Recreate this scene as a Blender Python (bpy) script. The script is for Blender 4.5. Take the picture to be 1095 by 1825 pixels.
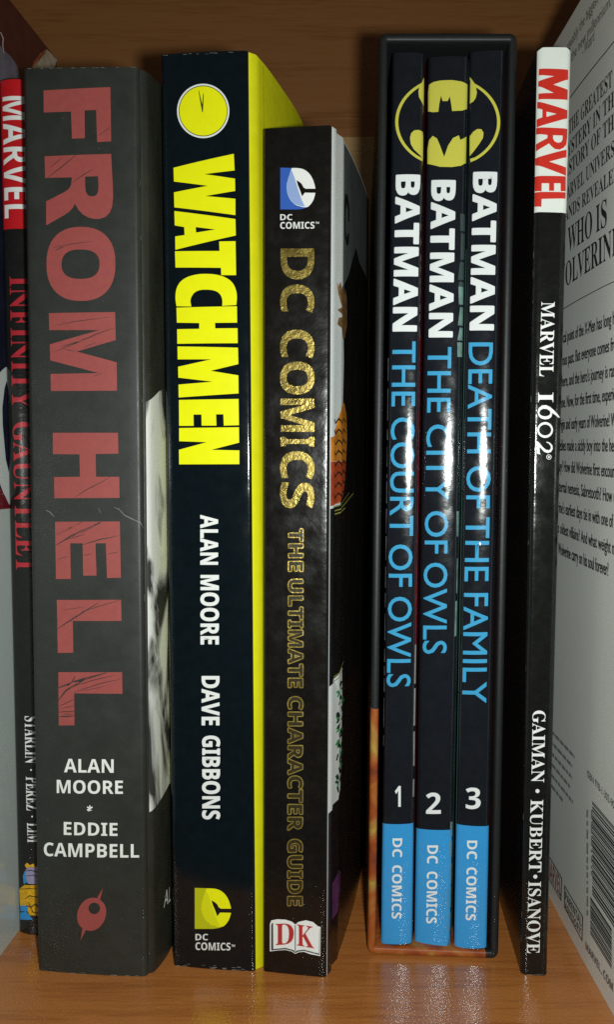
import bpy, bmesh, math, random, json
from mathutils import Vector, Matrix

random.seed(7)
scene = bpy.context.scene
for o in list(scene.objects):
    bpy.data.objects.remove(o, do_unlink=True)
COL = scene.collection

# ------------------------------------------------------------------ camera
IMG_W, IMG_H, FOC = 1095.0, 1825.0, 1450.0
PITCH = math.radians(4.1)
CAM = Vector((0.0, -0.235, 0.1565))
FWD = Vector((0, math.cos(PITCH), -math.sin(PITCH)))
UPV = Vector((0, math.sin(PITCH), math.cos(PITCH)))
RGT = Vector((1, 0, 0))
cam_data = bpy.data.cameras.new('camera')
cam_data.sensor_fit = 'VERTICAL'
cam_data.sensor_height = 36.0
cam_data.sensor_width = 36.0
cam_data.lens = 36.0 * FOC / IMG_H
cam_data.clip_start = 0.01
cam_data.clip_end = 20
cam = bpy.data.objects.new('camera', cam_data)
cam.location = CAM
cam.rotation_euler = (math.pi / 2 - PITCH, 0, 0)
COL.objects.link(cam)
scene.camera = cam

# ------------------------------------------------------------------ dim room light
world = bpy.data.worlds.new('World')
scene.world = world
world.use_nodes = True
bg = world.node_tree.nodes.get('Background')
bg.inputs[0].default_value = (1.0, 0.86, 0.72, 1)
bg.inputs[1].default_value = 0.04

# ------------------------------------------------------------------ the phone's flash, right beside the lens
flash_data = bpy.data.lights.new('phone_flash', 'AREA')
flash_data.shape = 'DISK'
flash_data.size = 0.010
flash_data.energy = 0.74
flash_data.color = (0.95, 1.0, 0.955)
flash = bpy.data.objects.new('phone_flash', flash_data)
flash.location = (0.015, -0.236, 0.1545)
flash.rotation_euler = (math.pi / 2 - math.radians(2), 0, 0)
COL.objects.link(flash)

scene.view_settings.view_transform = 'Standard'
scene.view_settings.look = 'None'
scene.view_settings.exposure = 0.0
scene.view_settings.gamma = 1.0
scene.view_settings.use_curve_mapping = False
scene.cycles.use_denoising = False
scene.cycles.blur_glossy = 1.0
scene.cycles.caustics_reflective = True
scene.cycles.sample_clamp_indirect = 9.0

# ------------------------------------------------------------------ measuring helpers
def ray(px, py):
    return (FWD + RGT * ((px - IMG_W / 2) / FOC) - UPV * ((py - IMG_H / 2) / FOC)).normalized()

def at_height(px, py, z=0.0):
    d = ray(px, py)
    return CAM + d * ((z - CAM.z) / d.z)

def at_plane(px, py, p, n):
    d = ray(px, py)
    return CAM + d * ((p - CAM).dot(n) / d.dot(n))

def project(P):
    v = P - CAM
    k = v.dot(FWD)
    return (IMG_W / 2 + FOC * v.x / k, IMG_H / 2 - FOC * v.dot(UPV) / k)

# ------------------------------------------------------------------ materials (procedural)
def lin(r, g, b):
    def f(c):
        c /= 255.0
        return c / 12.92 if c <= 0.04045 else ((c + 0.055) / 1.055) ** 2.4
    return (f(r), f(g), f(b))

_mats = {}
def mat(name, col, rough=0.4, spec=0.5, bump=0.0, bscale=500.0, var=0.0, vscale=300.0,
        metal=0.0, rvar=0.0, stretch=(1, 1, 1), bdist=0.0004, fleck=0.0):
    if name in _mats:
        return _mats[name]
    m = bpy.data.materials.new(name)
    m.use_nodes = True
    nt = m.node_tree
    b = nt.nodes['Principled BSDF']
    b.inputs['Base Color'].default_value = (*col, 1)
    b.inputs['Roughness'].default_value = rough
    b.inputs['Specular IOR Level'].default_value = spec
    b.inputs['Metallic'].default_value = metal
    tc = nt.nodes.new('ShaderNodeTexCoord')
    mp = nt.nodes.new('ShaderNodeMapping')
    mp.inputs['Scale'].default_value = stretch
    nt.links.new(tc.outputs['Object'], mp.inputs[0])
    if var > 0:
        n = nt.nodes.new('ShaderNodeTexNoise')
        n.inputs['Scale'].default_value = vscale
        n.inputs['Detail'].default_value = 6
        n.inputs['Roughness'].default_value = 0.65
        nt.links.new(mp.outputs[0], n.inputs['Vector'])
        r = nt.nodes.new('ShaderNodeValToRGB')
        r.color_ramp.elements[0].position = 0.3
        r.color_ramp.elements[1].position = 0.7
        r.color_ramp.elements[0].color = (*[c * (1 - var) for c in col], 1)
        r.color_ramp.elements[1].color = (*[min(1, c * (1 + var)) for c in col], 1)
        nt.links.new(n.outputs['Fac'], r.inputs[0])
        out = r.outputs[0]
        if fleck > 0:                       # tiny pale specks of wear
            n2 = nt.nodes.new('ShaderNodeTexNoise')
            n2.inputs['Scale'].default_value = 900
            n2.inputs['Detail'].default_value = 2
            nt.links.new(tc.outputs['Object'], n2.inputs['Vector'])
            r2 = nt.nodes.new('ShaderNodeValToRGB')
            r2.color_ramp.elements[0].position = 0.74
            r2.color_ramp.elements[1].position = 0.80
            r2.color_ramp.elements[0].color = (0, 0, 0, 1)
            r2.color_ramp.elements[1].color = (fleck, fleck, fleck, 1)
            nt.links.new(n2.outputs['Fac'], r2.inputs[0])
            mx = nt.nodes.new('ShaderNodeMixRGB')
            mx.blend_type = 'ADD'
            mx.inputs[0].default_value = 1
            nt.links.new(out, mx.inputs[1])
            nt.links.new(r2.outputs[0], mx.inputs[2])
            out = mx.outputs[0]
        nt.links.new(out, b.inputs['Base Color'])
    if rvar > 0:
        n = nt.nodes.new('ShaderNodeTexNoise')
        n.inputs['Scale'].default_value = 220
        n.inputs['Detail'].default_value = 5
        nt.links.new(tc.outputs['Object'], n.inputs['Vector'])
        mr = nt.nodes.new('ShaderNodeMapRange')
        mr.inputs['From Min'].default_value = 0.3
        mr.inputs['From Max'].default_value = 0.7
        mr.inputs['To Min'].default_value = max(0.02, rough - rvar)
        mr.inputs['To Max'].default_value = rough + rvar
        nt.links.new(n.outputs['Fac'], mr.inputs['Value'])
        nt.links.new(mr.outputs[0], b.inputs['Roughness'])
    if bump > 0:
        n = nt.nodes.new('ShaderNodeTexNoise')
        n.inputs['Scale'].default_value = bscale
        n.inputs['Detail'].default_value = 4
        n.inputs['Roughness'].default_value = 0.6
        nt.links.new(mp.outputs[0], n.inputs['Vector'])
        bp = nt.nodes.new('ShaderNodeBump')
        bp.inputs['Strength'].default_value = bump
        bp.inputs['Distance'].default_value = bdist
        nt.links.new(n.outputs['Fac'], bp.inputs['Height'])
        nt.links.new(bp.outputs[0], b.inputs['Normal'])
    _mats[name] = m
    return m

def wood(name, dark, light, rough, grain_axis, scale=1.0, bump=0.25, seed=0.0, rvar=0.08, bscale=1400, spec=0.5):
    m = bpy.data.materials.new(name)
    m.use_nodes = True
    nt = m.node_tree
    b = nt.nodes['Principled BSDF']
    tc = nt.nodes.new('ShaderNodeTexCoord')
    def layer(sx, sy, sz, detail, dist=0.0):
        mp = nt.nodes.new('ShaderNodeMapping')
        mp.inputs['Scale'].default_value = (sx * scale, sy * scale, sz * scale)
        mp.inputs['Location'].default_value = (seed, seed * 1.7, seed * 0.3)
        nt.links.new(tc.outputs['Object'], mp.inputs[0])
        n = nt.nodes.new('ShaderNodeTexNoise')
        n.inputs['Scale'].default_value = 1
        n.inputs['Detail'].default_value = detail
        n.inputs['Distortion'].default_value = dist
        nt.links.new(mp.outputs[0], n.inputs['Vector'])
        return n.outputs['Fac']
    broad = layer(5, 55, 55, 5, 0.6)
    fine = layer(28, 700, 700, 4, 0.2)
    pore = layer(90, 1500, 1500, 2)
    a = nt.nodes.new('ShaderNodeMath'); a.operation = 'MULTIPLY_ADD'
    nt.links.new(fine, a.inputs[0]); a.inputs[1].default_value = 0.55
    nt.links.new(broad, a.inputs[2])
    a2 = nt.nodes.new('ShaderNodeMath'); a2.operation = 'MULTIPLY_ADD'
    nt.links.new(pore, a2.inputs[0]); a2.inputs[1].default_value = 0.42
    nt.links.new(a.outputs[0], a2.inputs[2])
    r = nt.nodes.new('ShaderNodeValToRGB')
    r.color_ramp.elements[0].position = 0.72
    r.color_ramp.elements[1].position = 1.10 if False else 1.0
    r.color_ramp.elements[0].color = (*dark, 1)
    r.color_ramp.elements[1].color = (*light, 1)
    nt.links.new(a2.outputs[0], r.inputs[0])
    nt.links.new(r.outputs[0], b.inputs['Base Color'])
    n = nt.nodes.new('ShaderNodeTexNoise')
    n.inputs['Scale'].default_value = bscale
    n.inputs['Detail'].default_value = 3
    nt.links.new(tc.outputs['Object'], n.inputs['Vector'])
    bp = nt.nodes.new('ShaderNodeBump')
    bp.inputs['Strength'].default_value = bump
    bp.inputs['Distance'].default_value = 0.0002
    nt.links.new(n.outputs['Fac'], bp.inputs['Height'])
    nt.links.new(bp.outputs[0], b.inputs['Normal'])
    mr = nt.nodes.new('ShaderNodeMapRange')
    mr.inputs['From Min'].default_value = 0.35
    mr.inputs['From Max'].default_value = 0.65
    mr.inputs['To Min'].default_value = rough - rvar
    mr.inputs['To Max'].default_value = rough + rvar
    nt.links.new(fine, mr.inputs['Value'])
    nt.links.new(mr.outputs[0], b.inputs['Roughness'])
    b.inputs['Specular IOR Level'].default_value = spec
    return m

# ------------------------------------------------------------------ objects
def thing(name, label, cat, loc, group=None):
    o = bpy.data.objects.new(name, None)
    o.empty_display_size = 0.02
    o.location = loc
    o['label'] = label
    o['category'] = cat
    if group:
        o['group'] = group
    COL.objects.link(o)
    return o

def link_mesh(name, me, material, parent=None, smooth=True):
    o = bpy.data.objects.new(name, me)
    COL.objects.link(o)
    if parent is not None:
        o.parent = parent
    for mm in (material if isinstance(material, (list, tuple)) else [material]):
        me.materials.append(mm)
    return o

def mesh_from(name, verts, faces, material, parent=None, smooth=True, recalc=True, sharp=None):
    loc = parent.location if parent is not None else Vector((0, 0, 0))
    me = bpy.data.meshes.new(name)
    me.from_pydata([tuple(v - loc) for v in verts], [], faces)
    bm = bmesh.new()
    bm.from_mesh(me)
    bmesh.ops.remove_doubles(bm, verts=bm.verts, dist=1e-7)
    if recalc:
        bmesh.ops.recalc_face_normals(bm, faces=bm.faces)
    for f in bm.faces:
        f.smooth = smooth
    if sharp:
        for e in bm.edges:
            if len(e.link_faces) == 2 and e.calc_face_angle(0) > sharp:
                e.smooth = False
    bm.to_mesh(me)
    bm.free()
    return link_mesh(name, me, material, parent)

def catmull(pts, per=6, closed=False):
    out = []
    n = len(pts)
    rng = range(n if closed else n - 1)
    for i in rng:
        if closed:
            p0, p1, p2, p3 = pts[i - 1], pts[i], pts[(i + 1) % n], pts[(i + 2) % n]
        else:
            p0, p1, p2, p3 = pts[max(i - 1, 0)], pts[i], pts[i + 1], pts[min(i + 2, n - 1)]
        for k in range(per):
            t = k / per
            out.append(tuple(0.5 * ((2 * b) + (c - a) * t + (2 * a - 5 * b + 4 * c - d) * t * t + (3 * b - a - 3 * c + d) * t ** 3)
                             for a, b, c, d in zip(p0, p1, p2, p3)))
    if not closed:
        out.append(tuple(pts[-1]))
    return out

# ------------------------------------------------------------------ surfaces that print is laid on
class Frame:
    """Front plane of a standing book: x along the spine's width, t up (0..1), d into the shelf."""
    def __init__(self, bl, br, tl, tr, plane=None, e=0.0):
        if plane is None:
            self.B0, self.B1 = at_height(*bl), at_height(*br)
            p = self.B0
            dx = (self.B1 - self.B0); dx.z = 0; dx.normalize()
            self.n = Vector((-dx.y, dx.x, 0))
        else:
            p, self.n = plane
            self.B0, self.B1 = at_plane(*bl, p, self.n), at_plane(*br, p, self.n)
            dx = Vector((self.n.y, -self.n.x, 0))
        self.dx = dx
        self.T0, self.T1 = at_plane(*tl, p, self.n), at_plane(*tr, p, self.n)
        if e:                                # outline seen at the rounded edges, a little behind the front
            q = p + self.n * e
            for nm, c in (('B0', bl), ('B1', br), ('T0', tl), ('T1', tr)):
                z = getattr(self, nm).z
                v = at_plane(*c, q, self.n) - self.n * e
                v.z = z
                setattr(self, nm, v)
        self.w = (self.B1 - self.B0).length
        self.h = ((self.T0 + self.T1) / 2 - (self.B0 + self.B1) / 2).length
    def P(self, x, t, d):
        s = x / self.w
        a = self.B0.lerp(self.B1, s)
        b = self.T0.lerp(self.T1, s)
        return a.lerp(b, t) + self.n * d
    def local(self, W, t):
        """(x, d) of a world point at height fraction t"""
        a = self.B0.lerp(self.T0, t)
        v = W - a
        k = (self.B1.lerp(self.T1, t) - a)
        kd = Vector((k.x, k.y, 0))
        d = v.dot(self.n)
        return (v.dot(kd) / kd.dot(kd) * self.w, d)

class Surf:
    knots = ()
    def normal(self, u, v):
        e = 1e-5
        a = self.F(u + e, v) - self.F(u - e, v)
        b = self.F(u, v + e) - self.F(u, v - e)
        n = a.cross(b).normalized()
        return n * self.sign
    def at(self, u, v, h=0.0):
        p = self.F(u, v)
        if h:
            p = p + self.normal(u, v) * h
        return p
    def inv(self, px, py):
        best = None
        for i in range(9):
            for j in range(9):
                u = self.u0 + (self.u1 - self.u0) * i / 8
                v = self.v0 + (self.v1 - self.v0) * j / 8
                q = project(self.F(u, v))
                e = (q[0] - px) ** 2 + (q[1] - py) ** 2
                if best is None or e < best[0]:
                    best = (e, u, v)
        _, u, v = best
        for _ in range(14):
            q = project(self.F(u, v))
            ex, ey = px - q[0], py - q[1]
            if abs(ex) + abs(ey) < 0.01:
                break
            e = 2e-5
            qu = project(self.F(u + e, v)); qv = project(self.F(u, v + e))
            a, b = (qu[0] - q[0]) / e, (qv[0] - q[0]) / e
            c, d = (qu[1] - q[1]) / e, (qv[1] - q[1]) / e
            det = a * d - b * c
            if abs(det) < 1e-9:
                break
            du, dv = (ex * d - ey * b) / det, (a * ey - c * ex) / det
            lim = 0.03
            u += max(-lim, min(lim, du)); v += max(-lim, min(lim, dv))
        return (u, v)

class SpineSurf(Surf):
    sign = 1
    def __init__(self, fr, bulge=0.0004, r=0.0012):
        self.fr, self.bulge, self.r = fr, bulge, r
        self.u0, self.u1, self.v0, self.v1 = 0, fr.w, 0, fr.h
        self.knots = [r * 0.12, r * 0.3, r * 0.6, r] + ([fr.w * i / 10 for i in range(1, 10)] if bulge > 0.00015 else []) + \
                     [fr.w - r, fr.w - r * 0.6, fr.w - r * 0.3, fr.w - r * 0.12]
        self.sign = -1 if self._raw_normal().y > 0 else 1
    def _raw_normal(self):
        self.sign = 1
        return self.normal(self.fr.w / 2, self.fr.h / 2)
    def prof(self, x):
        w, r = self.fr.w, self.r
        d = self.bulge * (2 * x / w - 1) ** 2
        e = min(x, w - x)
        if e < r:
            e = max(e, 0)
            d += r - math.sqrt(max(0, r * r - (r - e) ** 2))
        return d
    def F(self, u, v):
        return self.fr.P(u, v / self.fr.h, self.prof(u))
    def inv(self, px, py):
        fr = self.fr
        d = 0.0
        lo, hi = self.r * 0.10, fr.w - self.r * 0.10
        for _ in range(24):
            W = at_plane(px, py, fr.B0 + fr.n * d, fr.n)
            t = (W.z - fr.B0.z) / (fr.T0.z - fr.B0.z)
            x = fr.local(W, t)[0]
            a = fr.B0.lerp(fr.B1, x / fr.w).z; c = fr.T0.lerp(fr.T1, x / fr.w).z
            t = (W.z - a) / (c - a)
            x = min(hi, max(lo, fr.local(W, t)[0]))
            d = 0.5 * d + 0.5 * self.prof(x)
        return (x, t * fr.h)

class CoverSurf(Surf):
    """ruled wall over a path of (x, d) points; u = distance along the path"""
    def __init__(self, fr, path, side):
        self.fr, self.path = fr, path
        self.s = [0.0]
        for a, b in zip(path, path[1:]):
            self.s.append(self.s[-1] + math.hypot(b[0] - a[0], b[1] - a[1]))
        self.u0, self.u1, self.v0, self.v1 = 0, self.s[-1], 0, fr.h
        self.knots = self.s[1:-1] if len(path) > 2 else []
        self.sign = 1
        n = self.normal(self.s[-1] * 0.3, fr.h / 2)
        self.sign = 1 if n.x * side > 0 else -1
    def xd(self, u):
        s = self.s
        i = 0
        while i < len(s) - 2 and u > s[i + 1]:
            i += 1
        k = (u - s[i]) / (s[i + 1] - s[i])
        a, b = self.path[i], self.path[i + 1]
        return (a[0] + (b[0] - a[0]) * k, a[1] + (b[1] - a[1]) * k)
    def F(self, u, v):
        x, d = self.xd(u)
        return self.fr.P(x, v / self.fr.h, d)

def wall_mesh(name, surf, us, vs, th, material, parent, mirror=False):
    """solid sheet of thickness th behind a surface"""
    V, Fc = [], []
    nu, nv = len(us), len(vs)
    for side in (0, 1):
        for u in us:
            for v in vs:
                V.append(surf.at(min(max(u, surf.u0 + 1e-6), surf.u1 - 1e-6), v) if not side else
                         surf.at(min(max(u, surf.u0 + 1e-6), surf.u1 - 1e-6), v, -th))
    def idx(s, i, j): return s * nu * nv + i * nv + j
    for i in range(nu - 1):
        for j in range(nv - 1):
            Fc.append((idx(0, i, j), idx(0, i + 1, j), idx(0, i + 1, j + 1), idx(0, i, j + 1)))
            Fc.append((idx(1, i, j), idx(1, i, j + 1), idx(1, i + 1, j + 1), idx(1, i + 1, j)))
    for i in range(nu - 1):
        for j in (0, nv - 1):
            Fc.append((idx(0, i, j), idx(0, i + 1, j), idx(1, i + 1, j), idx(1, i, j)))
    for j in range(nv - 1):
        for i in (0, nu - 1):
            Fc.append((idx(0, i, j), idx(0, i, j + 1), idx(1, i, j + 1), idx(1, i, j)))
    return mesh_from(name, V, Fc, material, parent, sharp=math.radians(50))

# ------------------------------------------------------------------ print: filled outlines laid just above a surface
def sgn_area(c):
    return sum(c[i - 1][0] * c[i][1] - c[i][0] * c[i - 1][1] for i in range(len(c))) / 2

def print_mesh(name, surf, loops, material, parent, h=0.00012, fat=0.0):
    """loops: outlines in the surface's own (u, v) metres"""
    cu = bpy.data.curves.new(name, 'CURVE')
    cu.dimensions = '2D'
    cu.fill_mode = 'FRONT'
    K = 1000.0
    for lp in loops:
        if len(lp) < 3:
            continue
        sp = cu.splines.new('POLY')
        sp.points.add(len(lp) - 1)
        for p, q in zip(sp.points, lp):
            p.co = (q[0] * K, q[1] * K, 0, 1)
        sp.use_cyclic_u = True
    ob = bpy.data.objects.new(name, cu)
    COL.objects.link(ob)
    dg = bpy.context.evaluated_depsgraph_get()
    dg.update()
    me = bpy.data.meshes.new_from_object(ob.evaluated_get(dg))
    bpy.data.objects.remove(ob, do_unlink=True)
    bpy.data.curves.remove(cu)
    bm = bmesh.new()
    bm.from_mesh(me)
    lift = bm.verts.layers.float.new('lift')
    if fat:                                  # heavier weight: the outline again, stepped aside in a small ring
        src = list(bm.verts) + list(bm.edges) + list(bm.faces)
        for i in range(8):
            dup = bmesh.ops.duplicate(bm, geom=src)['geom']
            an = math.pi * i / 4
            for v in dup:
                if isinstance(v, bmesh.types.BMVert):
                    v.co.x += fat * K * math.cos(an); v.co.y += fat * K * math.sin(an)
                    v[lift] = 6e-6 * (i + 1)
    for k in surf.knots:
        g = list(bm.verts) + list(bm.edges) + list(bm.faces)
        bmesh.ops.bisect_plane(bm, geom=g, dist=1e-5, plane_co=(k * K, 0, 0), plane_no=(1, 0, 0))
    loc = parent.location
    norms = []
    for v in bm.verts:
        u, w = v.co.x / K, v.co.y / K
        n = surf.normal(u, w)
        v.co = surf.F(u, w) + n * (h + v[lift]) - loc
        norms.append(n)
    bm.verts.index_update()
    bm.normal_update()
    flip = [f for f in bm.faces if f.normal.dot(norms[f.verts[0].index]) < 0]
    if flip:
        bmesh.ops.reverse_faces(bm, faces=flip)
    for f in bm.faces:
        f.smooth = True
    bm.to_mesh(me)
    bm.free()
    if len(norms) == len(me.vertices) and norms:
        me.normals_split_custom_set_from_vertices([tuple(n) for n in norms])
    me.name = name
    me.materials.clear()
    return link_mesh(name, me, material, parent)

def px_loop(surf, pts, org=(0, 0), k=1.0, smooth=0):
    q = [(org[0] + p[0] / k, org[1] + p[1] / k) for p in pts]
    if smooth:
        q = catmull(q, smooth, True)
    return [surf.inv(*p) for p in q]

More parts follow.
